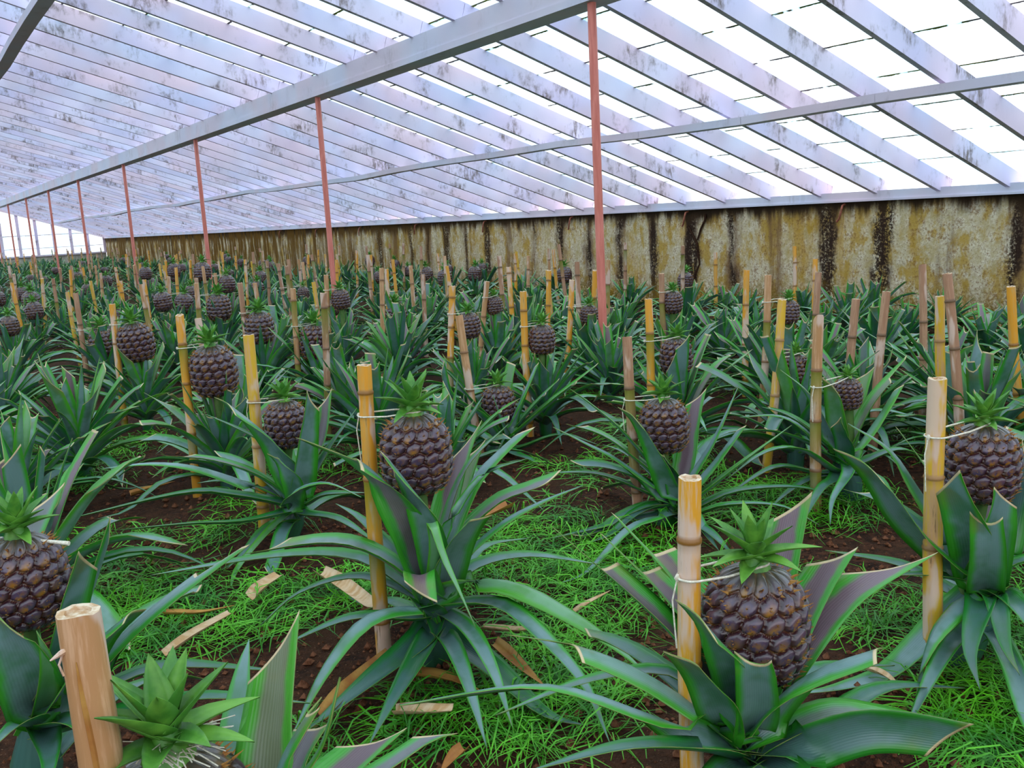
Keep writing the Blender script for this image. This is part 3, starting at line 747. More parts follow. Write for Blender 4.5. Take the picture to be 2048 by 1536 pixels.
# B: centre
custom_plant('B', (1.09, 2.07), (868, 1225), [
    ([(835, 1120, -.06), (800, 1020, -.12), (730, 930, -.14), (588, 866, -.12)], .082, 'n', 'o', .72, .7, .6),
    ([(865, 1100, -.09), (835, 1000, -.14), (757, 895, -.16)], .070, 'z', 'o', .72, 0, .8),
    ([(893, 1130, -.10), (925, 1065, -.16), (962, 1024, -.20)], .092, 'c', 'o', .8, 0, .9),
    ([(910, 1135, -.03), (996, 1050, -.05), (1081, 1004, -.05), (1166, 972, -.05)], .068, 'p', 'o', .55, 0, .7),
    ([(910, 1100, .03), (990, 1010, .05), (1060, 978, .06), (1128, 952, .06)], .070, 's', 'i', .7, .7, .6),
    ([(890, 1100, .0), (944, 965, .02), (996, 905, .04), (1064, 845, .05)], .062, 's', 'o', .8, 0, .7),
    ([(885, 1080, .05), (930, 940, .08), (1016, 848, .10)], .046, 'p', 'i', .6, .3, .6),
    ([(885, 1080, .10), (912, 950, .16), (950, 835, .20)], .078, 'Z', 'i', .75, 1, .9),
    ([(890, 1090, .12), (925, 980, .20), (962, 872, .22)], .064, 'z', 'i', .95, 1, .8),
    ([(880, 1090, -.05), (960, 955, -.05), (1057, 916, -.05)], .030, 'p', 'o', .9, 0, .5),
    ([(820, 1165, -.03), (740, 1105, -.04), (650, 1085, -.04), (500, 1104, -.03)], .074, 's', 'i', .7, .2, .5),
    ([(830, 1190, .05), (720, 1120, .10), (560, 1112, .12), (300, 1150, .12)], .060, 'p', 'i', .45, 0, .4),
    ([(840, 1215, -.12), (738, 1232, -.30), (655, 1330, -.44), (585, 1470, -.56)], .078, 'p', 'o', .55, 0, .6),
    ([(858, 1280, -.12), (820, 1345, -.28), (780, 1410, -.42), (738, 1490, -.52)], .062, 'p', 'i', .10, 0, .6),
    ([(850, 1180, -.10), (838, 1150, -.20), (846, 1212, -.28)], .072, 's', 'i', .7, 1, .9),
    ([(890, 1175, -.04), (1000, 1162, -.12), (1110, 1210, -.22), (1230, 1290, -.32), (1320, 1375, -.38)], .074, 'p', 'o', .95, 0, .6),
    ([(900, 1215, -.06), (1000, 1212, -.16), (1080, 1270, -.28), (1170, 1370, -.40), (1222, 1508, -.50)], .058, 'p', 'i', .7, 0, .6),
    ([(900, 1235, -.08), (945, 1270, -.20), (990, 1350, -.34), (1025, 1455, -.44)], .052, 'p', 'i', .75, 0, .6),
    ([(872, 1100, -.18), (862, 1040, -.22), (885, 1110, -.27), (915, 1175, -.32), (952, 1255, -.36)], .036, 'p', 'i', .95, 0, .7),
    ([(900, 1280, -.10), (985, 1340, -.25), (1090, 1430, -.36), (1178, 1512, -.42)], .086, 'p', 'i', .08, 0, .6),
    ([(930, 1150, .10), (1047, 1112, .14), (1200, 1128, .14)], .062, 'p', 'i', .6, 0, .5),
    ([(850, 1130, .12), (810, 1070, .16), (770, 1025, .18)], .055, 'z', 'i', .2, .3, .6),
    ([(820, 1240, -.06), (700, 1238, -.12), (560, 1292, -.16)], .058, 'p', 'i', .35, 0, .4),
    ([(835, 1200, .06), (720, 1155, .10), (600, 1185, .10), (520, 1250, .08)], .048, 'p', 'i', .4, 0, .5),
    ([(840, 1290, -.12), (740, 1365, -.28), (605, 1466, -.42)], .086, 'p', 'i', .04, 0, .6),
    ([(900, 1200, .2), (960, 1100, .35), (1060, 1075, .5)], .055, 'p', 'i', .3, 0, .4),
    ([(880, 1160, .2), (890, 1090, .35), (940, 1040, .5)], .055, 'p', 'i', .3, 0, .4),
    ], ((832, 905), .176, 0.), (*stake_line((728, 730), (768, 1300), 2.36), .0215, 'b0', 0.),
    'central plant, fat dark pineapple above spreading leaves, a twisted strip leaf in front',
    'straight golden bamboo stake of the central plant, cut flat, joint half way', 'white twine from the golden stake to the neck of the central pineapple', 4, 1.15)
# C: bottom left, mostly below the frame
custom_plant('C', (.222, 1.0), (440, 1720), [
    ([(520, 1620, .0), (545, 1450, .05), (568, 1215, .10)], .064, 'Z', 'i', .92, 1, .9),
    ([(530, 1600, -.02), (575, 1500, -.02), (640, 1395, -.02)], .036, 'c', 'o', .6, 0, .7),
    ([(550, 1600, .03), (600, 1510, .06), (650, 1430, .08)], .056, 'z', 'i', .6, .8, .8),
    ([(560, 1600, .0), (640, 1500, .0), (683, 1355, .0)], .026, 'p', 'o', .95, 0, .7),
    ([(580, 1640, .06), (690, 1540, .12), (800, 1440, .16)], .062, 'Z', 'i', .45, 1, .9),
    ([(600, 1640, .03), (780, 1530, .05), (860, 1475, .06), (910, 1460, .07)], .030, 'z', 'i', .8, .6, .7),
    ([(360, 1640, .0), (250, 1560, .0), (100, 1560, .0)], .05, 'p', 'i', .3, 0, .5),
    ([(400, 1700, -.1), (300, 1700, -.2), (100, 1800, -.3)], .06, 'p', 'i', .3, 0, .5),
    ], ((358, 1668), .165, -.03), (*stake_line((156, 1222), (204, 1536), .90), .0245, 'b1', 0.),
    'nearest plant at the bottom left, with a tall cut leaf striped purple and green',
    'thick pinkish tan bamboo stake with a long split, nearest of all, lower left', 'frayed white twine over the crown of the nearest pineapple', 4, 1.25)
# split and a torn fibre on the thick stake
st_ = [o for o in bpy.data.objects if o.name.startswith('bamboo_stake')][-1]; st_.name = 'bamboo_stake'
def onstake(p): return onf(p, .90-.0235)
Lq = [(152, 1325), (160, 1370), (172, 1425), (188, 1500), (200, 1560)]; mb = MB()
mb.tube([onstake(p) for p in Lq], [.0006, .0022, .0036, .0042, .0045], 6)
sp = obj('split', mb.build('split', [M['dry2']])); bpy.context.view_layer.update(); sp.parent = st_; sp.matrix_parent_inverse = st_.matrix_world.inverted(); sp['label'] = 'dark reddish lengthwise split'
mb = MB(); mb.tube([onf((140, 1295), .885), onf((120, 1308), .88), onf((100, 1322), .875)], [.004, .003, .0008], 6); mb.tube([onf((128, 1300), .885), onf((118, 1330), .88), onf((128, 1352), .88)], .0012, 5)
sp = obj('torn_fibre', mb.build('fibre', [M['b1']])); sp.parent = st_; sp.matrix_parent_inverse = st_.matrix_world.inverted()
# D: left edge
custom_plant('D', (.10, 2.02), (75, 1440), [
    ([(105, 1340, -.03), (140, 1200, -.06), (178, 1083, -.08)], .078, 's', 'o', .75, 0, .8),
    ([(120, 1350, .03), (185, 1180, .05), (232, 1025, .06)], .060, 'Z', 'i', .4, .3, .7),
    ([(150, 1380, .0), (235, 1280, .0), (350, 1180, .0), (505, 1070, .0)], .078, 'n', 'o', .55, .2, .6),
    ([(130, 1380, -.06), (190, 1290, -.10), (268, 1222, -.12)], .082, 'f', 'o', .7, 0, .7),
    ([(60, 1370, -.10), (25, 1280, -.14), (-20, 1210, -.16)], .095, 's', 'o', .75, 0, .7),
    ([(95, 1360, -.10), (88, 1300, -.14), (72, 1262, -.15)], .060, 'p', 'o', .97, 0, .7),
    ([(20, 1420, -.06), (-60, 1380, -.1), (-160, 1400, -.1)], .055, 'p', 'i', .5, 0, .5),
    ([(60, 1450, -.12), (20, 1460, -.3), (-60, 1540, -.4)], .06, 'p', 'i', .3, 0, .5),
    ([(110, 1450, -.12), (160, 1450, -.25), (230, 1540, -.35)], .06, 'p', 'i', .3, 0, .5),
    ([(95, 1480, -.16), (100, 1520, -.28), (90, 1600, -.4)], .055, 'p', 'i', .3, 0, .5),
    ([(180, 1400, .0), (330, 1335, .05), (560, 1340, .1)], .055, 'p', 'i', .1, 0, .5),
    ([(200, 1440, -.1), (400, 1395, -.1), (620, 1405, -.1)], .062, 'p', 'i', .15, 0, .5),
    ([(60, 1350, .1), (40, 1150, .2), (110, 960, .3)], .06, 'z', 'i', .6, .5, .6),
    ], ((48, 1160), .155, -.03), None,
    'pineapple plant at the left edge, its dark reddish pineapple cut by the frame', None, None, 5, 1.1)
me = string_mesh(onf((-60, 1090), 1.75), onf((30, 1085), 1.75), .02, .025, 5, False)
tag(obj('twine', me), 'white twine on the neck of the pineapple cut by the left edge', 'string')
mb = MB(); mb.tube([onf((38, 1078), 1.72), onf((90, 1082), 1.70), onf((138, 1087), 1.69)], [.002, .003, .0045], 6)
tag(obj('twine', mb.build('twine', [M['twine']], None, True)), 'loose flat twine end sticking out over the leftmost pineapple', 'string')
# E: right
custom_plant('E', (2.10, 1.19), (1968, 1175), [
    ([(1925, 1140, -.04), (1830, 1055, -.08), (1760, 960, -.10), (1690, 895, -.10)], .098, 's', 'o', .75, 0, .75),
    ([(1940, 1130, .0), (1840, 985, .04), (1780, 900, .06), (1695, 848, .07)], .072, 'p', 'o', .5, 0, .6),
    ([(1955, 1130, -.08), (1935, 1040, -.14), (1890, 930, -.16)], .092, 'z', 'o', .82, 0, .8),
    ([(1972, 1130, -.09), (1988, 1060, -.14), (2008, 965, -.16)], .084, 's', 'o', .6, 0, .8),
    ([(1970, 1160, -.11), (1975, 1090, -.17), (1972, 1020, -.18)], .070, 'c', 'o', .82, 0, .8),
    ([(1990, 1130, .0), (2020, 1010, .03), (2060, 880, .05)], .078, 'z', 'o', .35, 0, .6),
    ([(1940, 1080, .10), (1870, 950, .16), (1795, 845, .20)], .078, 'n', 'i', .6, 1, .8),
    ([(1960, 1080, .14), (1985, 930, .20), (1975, 775, .22)], .070, 'n', 'i', .7, 1, .8),
    ([(1940, 1190, -.08), (1885, 1245, -.16), (1850, 1310, -.20), (1833, 1400, -.22)], .070, 'p', 'o', .85, 0, .6),
    ([(1920, 1165, -.04), (1855, 1150, -.06), (1760, 1150, -.06)], .050, 'p', 'i', .3, 0, .5),
    ([(2000, 1150, -.04), (2060, 1120, -.06), (2150, 1150, -.08)], .060, 'p', 'i', .5, 0, .5),
    ([(2000, 1190, -.10), (2050, 1230, -.2), (2110, 1330, -.3)], .070, 'p', 'i', .3, 0, .5),
    ([(1990, 1200, -.14), (2010, 1290, -.24), (2040, 1350, -.30)], .060, 'p', 'i', .1, 0, .5),
    ([(1930, 1210, -.04), (1790, 1340, -.10), (1690, 1390, -.14), (1590, 1460, -.16)], .085, 'p', 'i', .72, 0, .6),
    ([(1960, 1210, -.14), (1940, 1300, -.25), (1960, 1380, -.30)], .070, 'p', 'i', .05, 0, .5),
    ([(2010, 1150, .05), (2070, 1060, .1), (2150, 1000, .1)], .060, 'p', 'o', .5, 0, .5),
    ([(1910, 1190, .10), (1800, 1130, .2), (1650, 1100, .3)], .055, 'p', 'i', .2, 0, .4),
    ], ((1965, 925), .162, 0.), (*stake_line((1875, 757), (1867, 1340), 2.09), .0235, 'b3', 0.),
    'pineapple plant at the right edge with a dark pineapple tied to a thick banded stake',
    'thick banded bamboo stake near the right edge, pinkish above and green under its top joint', 'taut pair of white twines at the right edge pineapple', 5, 1.0)
# F
custom_plant('F', (1.13, 3.30), (590, 1015), [
    ([(573, 935, -.08), (540, 880, -.12), (495, 838, -.15), (430, 790, -.16)], .092, 's', 'o', .7, 0, .8),
    ([(575, 950, -.02), (530, 890, -.03), (480, 860, -.03), (412, 828, -.04)], .070, 'p', 'i', .2, 0, .7),
    ([(602, 960, -.08), (612, 870, -.12), (624, 775, -.13)], .088, 's', 'o', .75, 0, .9),
    ([(590, 990, -.10), (578, 945, -.15), (545, 905, -.18)], .066, 'c', 'o', .8, 0, .8),
    ([(560, 985, -.05), (500, 945, -.08), (420, 920, -.08), (335, 912, -.08)], .055, 's', 'i', .55, .6, .6),
    ([(550, 990, .0), (410, 938, .0), (308, 926, .0), (205, 938, .0)], .070, 'p', 'o', .85, 0, .6),
    ([(560, 1010, -.08), (480, 995, -.12), (373, 988, -.14), (124, 1040, -.16)], .068, 'p', 'i', .15, 0, .6),
    ([(560, 1030, -.16), (480, 1045, -.28), (380, 1048, -.34), (230, 1060, -.38)], .050, 'p', 'i', .15, 0, .6),
    ([(615, 1010, .0), (654, 990, .0), (732, 985, -.02)], .058, 'p', 'i', .35, 0, .6),
    ([(610, 990, .08), (654, 905, .14), (714, 815, .18)], .060, 'p', 'i', .45, 0, .7),
    ([(585, 1000, -.18), (600, 975, -.22), (655, 965, -.26), (722, 995, -.30)], .080, 'p', 'o', .7, 0, .7),
    ([(540, 1060, -.2), (480, 1130, -.35), (470, 1230, -.5), (484, 1310, -.55)], .034, 'p', 'i', .95, 0, .6),
    ([(610, 1030, -.1), (680, 1040, -.2), (760, 1090, -.3)], .055, 'p', 'i', .3, 0, .5),
    ([(598, 960, .08), (640, 890, .14), (655, 775, .2)], .07, 'z', 'i', .5, .8, .8),
    ([(580, 960, .10), (560, 880, .2), (500, 790, .25)], .06, 'n', 'i', .5, .4, .7),
    ], ((573, 848), .152, 0.), (*stake_line((497, 670), (530, 1065), fdist(onz((530, 1065)))), .0235, 'b3', 0.),
    'pineapple plant left of the central one, slim upright leaf across its round pineapple',
    'pale bamboo stake with a yellow peeled face, behind and left of the golden one', 'white twine from the pale peeled stake to its round pineapple', 7, 1.1)
# G
custom_plant('G', (2.28, 2.47), (1352, 1010), [
    ([(1320, 960, .0), (1250, 870, .0), (1190, 815, .0), (1140, 777, .0)], .056, 'p', 'i', .5, .2, .6),
    ([(1337, 975, -.08), (1316, 920, -.14), (1282, 853, -.16), (1243, 812, -.16)], .070, 's', 'o', .7, 0, .8),
    ([(1310, 975, -.06), (1230, 915, -.08), (1170, 885, -.08), (1106, 855, -.08)], .070, 'p', 'o', .55, 0, .7),
    ([(1315, 960, .0), (1240, 895, .02), (1190, 865, .03), (1130, 847, .03)], .060, 's', 'i', .9, .2, .7),
    ([(1370, 940, .06), (1382, 860, .12), (1400, 775, .16)], .078, 'z', 'i', .7, 1, .9),
    ([(1375, 960, .0), (1425, 880, .0), (1478, 772, .0)], .058, 'p', 'o', .7, 0, .8),
    ([(1370, 990, -.04), (1430, 920, -.05), (1488, 845, -.06)], .062, 's', 'o', .6, .3, .8),
    ([(1385, 1005, -.06), (1480, 930, -.10), (1583, 850, -.12)], .062, 'p', 'i', .93, 0, .7),
    ([(1390, 1020, -.04), (1470, 985, -.05), (1600, 975, -.05), (1700, 1005, -.06)], .055, 'p', 'i', .5, 0, .6),
    ([(1385, 1035, -.10), (1450, 1012, -.16), (1560, 1012, -.20), (1640, 1050, -.24)], .052, 'p', 'i', .6, 0, .6),
    ([(1340, 1030, -.12), (1260, 1050, -.3), (1175, 1165, -.5), (1120, 1255, -.6)], .062, 'p', 'o', .6, 0, .6),
    ([(1330, 1030, -.05), (1250, 1045, -.1), (1180, 1060, -.14), (1100, 1100, -.18)], .055, 'p', 'i', .2, 0, .6),
    ([(1350, 970, -.08), (1338, 935, -.12), (1320, 900, -.13)], .058, 'c', 'o', .6, 0, .8),
    ([(1320, 1000, .0), (1200, 950, .0), (1090, 945, .0)], .055, 'p', 'i', .4, 0, .5),
    ([(1365, 1040, -.15), (1420, 1065, -.3), (1470, 1150, -.45)], .055, 'p', 'i', .2, 0, .5),
    ([(1370, 960, .15), (1440, 870, .25), (1560, 860, .35)], .05, 'p', 'i', .4, 0, .5),
    ], ((1328, 850), .172, 0.), (*stake_line((1254, 674), (1278, 1035), fdist(onz((1278, 1035)))), .0205, 'b2', .004),
    'pineapple plant right of centre with a dark pineapple beside a weathered grey pink stake',
    'weathered grey pink split bamboo stake just right of the tallest pink pole', 'white twine with a frayed knot on the weathered grey pink stake', 7, 1.0)
# H
custom_plant('H', (3.02, 2.16), (1690, 925), [
    ([(1665, 880, -.05), (1620, 790, -.08), (1560, 740, -.08)], .070, 'p', 'o', .75, 0, .7),
    ([(1680, 870, -.06), (1670, 800, -.09), (1660, 755, -.10)], .075, 's', 'o', .93, 0, .8),
    ([(1700, 880, .06), (1715, 810, .1), (1738, 730, .12)], .066, 'z', 'i', .95, .8, .8),
    ([(1710, 880, .0), (1750, 800, .0), (1825, 715, .0)], .076, 'n', 'i', .92, .8, .8),
    ([(1710, 900, -.05), (1760, 830, -.06), (1800, 765, -.06)], .062, 's', 'o', .92, .2, .8),
    ([(1690, 890, -.1), (1680, 860, -.14), (1672, 830, -.15)], .060, 'z', 'o', .2, 0, .8),
    ([(1660, 910, -.05), (1600, 850, -.06), (1550, 830, -.06), (1480, 835, -.08)], .062, 'p', 'o', .5, 0, .6),
    ([(1660, 940, -.1), (1600, 900, -.16), (1530, 905, -.2), (1450, 960, -.24)], .055, 'p', 'i', .7, 0, .6),
    ([(1720, 930, -.02), (1800, 900, -.02), (1880, 930, -.02)], .055, 'p', 'i', .6, 0, .6),
    ([(1710, 950, -.15), (1760, 960, -.25), (1800, 1030, -.35)], .055, 'p', 'i', .3, 0, .6),
    ([(1670, 960, -.15), (1640, 980, -.25), (1600, 1060, -.35)], .055, 'p', 'i', .3, 0, .6),
    ([(1695, 950, -.2), (1665, 1000, -.3), (1660, 1060, -.35)], .050, 'p', 'i', .6, 0, .6),
    ([(1640, 950, -.05), (1550, 935, -.1), (1440, 1000, -.15)], .05, 'p', 'i', .4, 0, .6),
    ([(1690, 870, .12), (1680, 790, .2), (1650, 740, .25)], .055, 'p', 'i', .6, .4, .7),
    ], ((1695, 787), .105, 0.), (*stake_line((1637, 640), (1632, 1015), fdist(onz((1632, 1015)))), .0215, 'b1', -.028),
    'light green plant with a small round reddish pineapple beside a slant-topped brown stake',
    'brown orange bamboo stake with a slanting pointed top, well right of the pink pole', 'thin twine from the slant-topped brown stake to the small pineapple', 8, 1.0)
# I
custom_plant('I', (2.40, 3.80), (1005, 885), [
    ([(985, 850, -.04), (940, 800, -.06), (900, 750, -.06), (855, 710, -.06)], .070, 'p', 'i', .4, .2, .7),
    ([(985, 870, -.08), (960, 830, -.12), (900, 790, -.14), (880, 720, -.16)], .060, 's', 'i', .5, .3, .7),
    ([(1020, 850, -.04), (1045, 790, -.06), (1075, 722, -.06)], .076, 's', 'o', .75, 0, .8),
    ([(1010, 840, .10), (1015, 780, .14), (1025, 725, .16)], .070, 'f', 'i', .95, .5, .8),
    ([(1030, 860, .0), (1080, 800, .0), (1122, 760, .0)], .060, 'n', 'i', .5, .3, .7),
    ([(1030, 870, -.03), (1110, 800, -.04), (1200, 730, -.05)], .078, 'n', 'i', .85, .2, .8),
    ([(1015, 870, -.12), (1000, 830, -.18), (985, 790, -.2)], .030, 'p', 'o', .7, 0, .6),
    ([(980, 890, -.05), (900, 850, -.1), (800, 850, -.15)], .060, 'p', 'i', .2, 0, .6),
    ([(1040, 900, -.05), (1120, 870, -.1), (1200, 890, -.15)], .060, 'p', 'i', .3, 0, .6),
    ([(975, 880, .05), (910, 820, .1), (860, 800, .12)], .050, 'p', 'i', .3, 0, .6),
    ([(1030, 910, -.15), (1060, 930, -.25), (1080, 980, -.35)], .055, 'p', 'i', .3, 0, .6),
    ], ((996, 808), .160, 0.), (*stake_line((918, 631), (952, 850), 4.47), .0215, 'b1', .004),
    'pineapple plant behind the central one with a small deep red brown pineapple',
    'leaning tan bamboo stake behind the central plant, just left of its red brown pineapple', 'white twine with loose ends on the leaning tan stake', 7, 1.0)
# T: leafy plant with no fruit showing
custom_plant('T', (4.05, 2.45), (1925, 850), [
    ([(1895, 800, -.03), (1826, 723, -.06), (1724, 660, -.06)], .080, 'p', 'o', .9, 0, .8),
    ([(1905, 790, .0), (1860, 715, .02), (1806, 640, .02)], .098, 'n', 'o', .8, 0, .8),
    ([(1922, 800, -.06), (1912, 750, -.08), (1898, 690, -.08)], .108, 'c', 'o', .9, 0, .9),
    ([(1935, 800, .0), (1945, 740, .0), (1965, 660, .02)], .100, 'Z', 'o', .8, 0, .9),
    ([(1950, 820, .0), (1990, 770, .0), (2045, 705, .0)], .075, 'p', 'o', .8, 0, .8),
    ([(1900, 830, -.05), (1850, 800, -.1), (1790, 830, -.14), (1730, 880, -.18)], .065, 'p', 'o', .85, 0, .6),
    ([(1950, 850, -.05), (2010, 820, -.1), (2080, 850, -.12)], .065, 'p', 'o', .8, 0, .6),
    ([(1900, 850, .05), (1820, 780, .1), (1700, 770, .15)], .060, 'p', 'i', .6, 0, .5),
    ([(1930, 870, -.15), (1900, 890, -.25), (1860, 950, -.3)], .065, 'p', 'i', .6, 0, .6),
    ([(1955, 860, -.1), (2010, 890, -.2), (2070, 960, -.25)], .065, 'p', 'i', .5, 0, .6),
    ], None, (*stake_line((1880, 592), (1884, 700), fdist(onz((1880, 592), .74))), .0215, 'b3', 0.),
    'large grey blue plant with wide square-cut leaves and no visible fruit, near the right edge', 'bright yellow green stake with a stringy top, above the grey blue plant', None, 6)

# ---- the plants of the middle distance: stake top px, lean px at a lower point, mat, fruit px and width, label words
CAT = [
 # (top, low, z_top, mat, fruit centre, fruit width px, plant label, stake label)
 ((359, 630), (376, 800), .80, 'b0', (430, 740), 86, 'plant with a fat round pineapple, fourth large fruit from the left', 'orange bamboo stake with tan tip beside the fat round pineapple left of centre'),
 ((224, 608), (236, 720), .76, 'b0', (275, 684), 72, 'plant whose large dark pineapple stands at the left, behind a leafy fan', 'short yellow stake beside the large dark pineapple at the left'),
 ((151, 586), (170, 720), .76, 'b2', (207, 686), 50, 'plant with a half hidden pineapple just right of the dark red brown stake', 'dark red brown stake with a mossy yellow top at the left'),
 ((27, 548), (40, 640), .78, 'b2', (62, 602), 46, 'plant with a dusty pineapple near the left edge of the view', 'thick brown stake nearest the left edge of the view'),
 ((84, 557), (90, 640), .74, 'b3', (60, 635), 44, 'plant with low pineapple under a long twine near the left edge', 'slim yellow stake between two brown ones near the left edge'),
 ((106, 557), (122, 660), .74, 'b2', (132, 690), 30, 'plant with leaves sweeping left beneath a leaning brown stake', 'leaning brown stake with a narrow pointed top near the left edge'),
 ((586, 577), (597, 740), .76, 'b1', (632, 684), 60, 'plant with a pineapple behind two short upright leaves, left of the centre', 'wide flat tan stake left of the centre, beside a pineapple behind leaves'),
 ((480, 566), (490, 650), .80, 'b2', (518, 655), 54, 'plant with a squat pineapple just beyond the pale peeled stake', 'brown stake with a torn splintered top'),
 ((392, 556), (402, 660), .76, 'b2', (437, 615), 50, 'plant with a long pineapple behind the fat round one', 'pinkish stake with a slanted top beyond the fat round pineapple'),
 ((763, 536), (768, 780), .82, 'b1', (815, 702), 60, 'plant with three cut leaves before its long pineapple, beyond the central one', 'tall two coloured stake, yellow above a joint, behind the central plant'),
 ((773, 538), (778, 640), .76, 'b0', (794, 633), 42, 'plant with a pineapple half behind a leaf, beyond the tall two coloured stake', 'yellow stake directly behind the tall two coloured one'),
 ((905, 572), (902, 720), .78, 'b0', (938, 650), 44, 'plant with a long dark pineapple behind leaves left of the tallest pole', 'yellow stake with several joints in the middle of the beds'),
 ((1046, 583), (1053, 720), .76, 'b0', (1083, 678), 50, 'plant with an upright long pineapple just left of the tallest pink pole', 'golden jointed stake left of the tallest pink pole'),
 ((1144, 560), (1140, 620), .72, 'b0', (1178, 630), 34, 'plant with a pale speckled pineapple touching the tallest pink pole', 'short bright yellow stake next to the tallest pink pole'),
 ((1297, 598), (1299, 735), .74, 'b0', (1352, 712), 62, 'plant with a pineapple behind a broad leaf, between pole and slant-topped stake', 'orange yellow jointed stake right of the tallest pink pole'),
 ((1323, 547), (1326, 620), .74, 'b2', (1345, 604), 38, 'plant with a small dark fruit at the foot of the wall crack', 'grey pink stake with a rounded point in front of the wall crack'),
 ((1564, 599), (1546, 790), .74, 'b3', (1592, 738), 30, 'plant with a tiny pineapple just left of the slant-topped stake', 'leaning yellow stake with pink patch left of the slant-topped one'),
 ((1536, 550), (1529, 700), .78, 'b1', (1575, 624), 24, 'plant with a narrow fruit hidden behind a yellow stake near the wall', 'orange stake with pale pink top near the wall'),
 ((1493, 540), (1492, 680), .76, 'b0', None, 0, 'fruitless plant beside a slim orange stake near the wall', 'slim orange stake in front of the wall, left of a pair'),
 ((1637, 545), (1632, 600), .74, 'b2', None, 0, 'plant with dark heart against the wall behind the slant-topped stake', 'brown blade-like stake with slanting top against the wall'),
 ((1773, 583), (1760, 735), .74, 'b2', None, 0, 'low plant around a red brown stake before the wall', 'red brown stake with a joint between the slant-topped and yellow green ones'),
 ((1712, 598), (1706, 680), .70, 'b2', None, 0, 'sparse plant at a thin dull stake before the wall', 'thin dull brown stake before the wall'),
 ((1845, 530), (1845, 650), .80, 'b2', None, 0, 'plant with two dark cut leaves against the wall near the right', 'brown stake tight against the wall near the right'),
 ((1894, 547), (1904, 690), .84, 'b2', None, 0, 'plant behind the yellow green stake near the right edge', 'leaning grey pink stake behind the yellow green one'),
 ((2022, 573), (2032, 690), .74, 'b0', None, 0, 'plant close to the right edge before the wall', 'yellow stake closest to the right edge before the wall'),
 ((652, 550), (656, 620), .78, 'b1', (682, 598), 34, 'plant with a small pineapple at the foot of the second pink pole', 'pale whitish stake beside the second pink pole'),
 ((490, 519), (495, 600), .80, 'b0', (514, 578), 26, 'plant with a half seen fruit beyond the splintered stake', 'yellow stake with a ragged top beyond the splintered one'),
 ((430, 546), (436, 590), .72, 'b1', (453, 568), 30, 'plant with an upright dark pineapple right of a huge-looking round one', 'short tan stake left of an upright dark pineapple'),
 ((380, 520), (384, 580), .82, 'b0', (404, 543), 36, 'plant whose round crownless pineapple rises highest in the far left beds', 'yellow stake with an arrow shaped top beside the highest pineapple'),
 ((331, 521), (342, 600), .80, 'b0', (347, 541), 24, 'plant with a dull pineapple left of the highest one', 'thin yellow stake left of the highest pineapple'),
 ((556, 527), (568, 600), .80, 'b2', (607, 586), 22, 'plant with slim fruit between two leaning pink brown stakes', 'leaning pink brown stake, left of a similar thinner one'),
 ((577, 519), (583, 580), .84, 'b2', None, 0, 'plant with a broad pale leaf below the thinner leaning stake', 'thin red brown stake rising above the wide flat tan one'),
 ((268, 530), (276, 610), .76, 'b1', (290, 547), 22, 'plant with a small purple fruit at the foot of the fourth pink pole', 'pale stake at the foot of the fourth pink pole'),
 ((231, 534), (244, 610), .78, 'b0', (300, 600), 22, 'plant under a long leaning yellow stake in the left beds', 'long leaning yellow stake in the left beds'),
 ((974, 563), (970, 610), .72, 'b1', (990, 611), 28, 'plant with a small reddish pineapple in the middle before the wall', 'short orange brown stake beside the small reddish pineapple before the wall'),
 ((998, 512), (1003, 585), .84, 'b2', None, 0, 'plant below a tall pale stake before the wall', 'tall pale pink stake standing out against the wall, left of the tallest pole'),
 ((1017, 534), (1021, 600), .78, 'b0', None, 0, 'plant around a gold stake with dark joint before the wall', 'gold stake just right of the tall pale one'),
 ((821, 531), (824, 575), .76, 'b1', None, 0, 'plant before the wall beyond the tall two coloured stake', 'tan stake before a yellow wall stain'),
 ((846, 549), (848, 600), .70, 'b2', None, 0, 'plant with upright dark leaf right of a tan stake', 'thin brown stake right of the tan one by the yellow stain'),
 ((893, 532), (900, 580), .74, 'b0', None, 0, 'plant at a thin leaning yellow stake before the wall', 'thin leaning yellow stake before the wall'),
 ((1098, 541), (1096, 600), .74, 'b0', None, 0, 'plant at a thin yellow stake left of the tallest pole', 'thin yellow stake close left of the tallest pole'),
 ((1154, 524), (1157, 590), .80, 'b2', None, 0, 'plant behind the short bright yellow stake', 'pink brown stake standing behind the short bright yellow one'),
 ((1190, 541), (1190, 600), .74, 'b0', None, 0, 'plant hidden behind the tallest pink pole', 'yellow stake just behind the tallest pink pole'),
 ((120, 536), (124, 580), .74, 'b2', (128, 585), 16, 'plant beneath a brown stake in the far left beds', 'brown stake under the sixth pink pole'),
 ((143, 531), (147, 560), .72, 'b2', None, 0, 'plant at a wide pale brown stake in the far left beds', 'wide pale brown stake left of a yellow one in the far left beds'),
 ((166, 535), (170, 560), .72, 'b0', None, 0, 'plant with a white curl of twine in the far left beds', 'short yellow stake with a white curl of twine'),
 ((201, 546), (206, 600), .72, 'b1', None, 0, 'plant at a stubby orange stake in the left beds', 'stubby orange stake in the left beds'),
 ((337, 553), (341, 610), .72, 'b1', (366, 607), 34, 'plant with a low pineapple left of the pinkish slanted stake', 'pale tan stake in front of the thin yellow one'),
]
def far_ok(x, y, r):
    return all((x-a)**2+(y-b)**2 > r*r for a, b in PLANTS)
SB = [stake_mesh('stake_far', h, .0205, M[k], i, 7) for i, (h, k) in enumerate([(.70, 'b0'), (.76, 'b0'), (.72, 'b1'), (.80, 'b2'), (.68, 'b3'), (.78, 'b1'), (.74, 'b0'), (.84, 'b2')])]
STR_GEN = None
seedc = 0
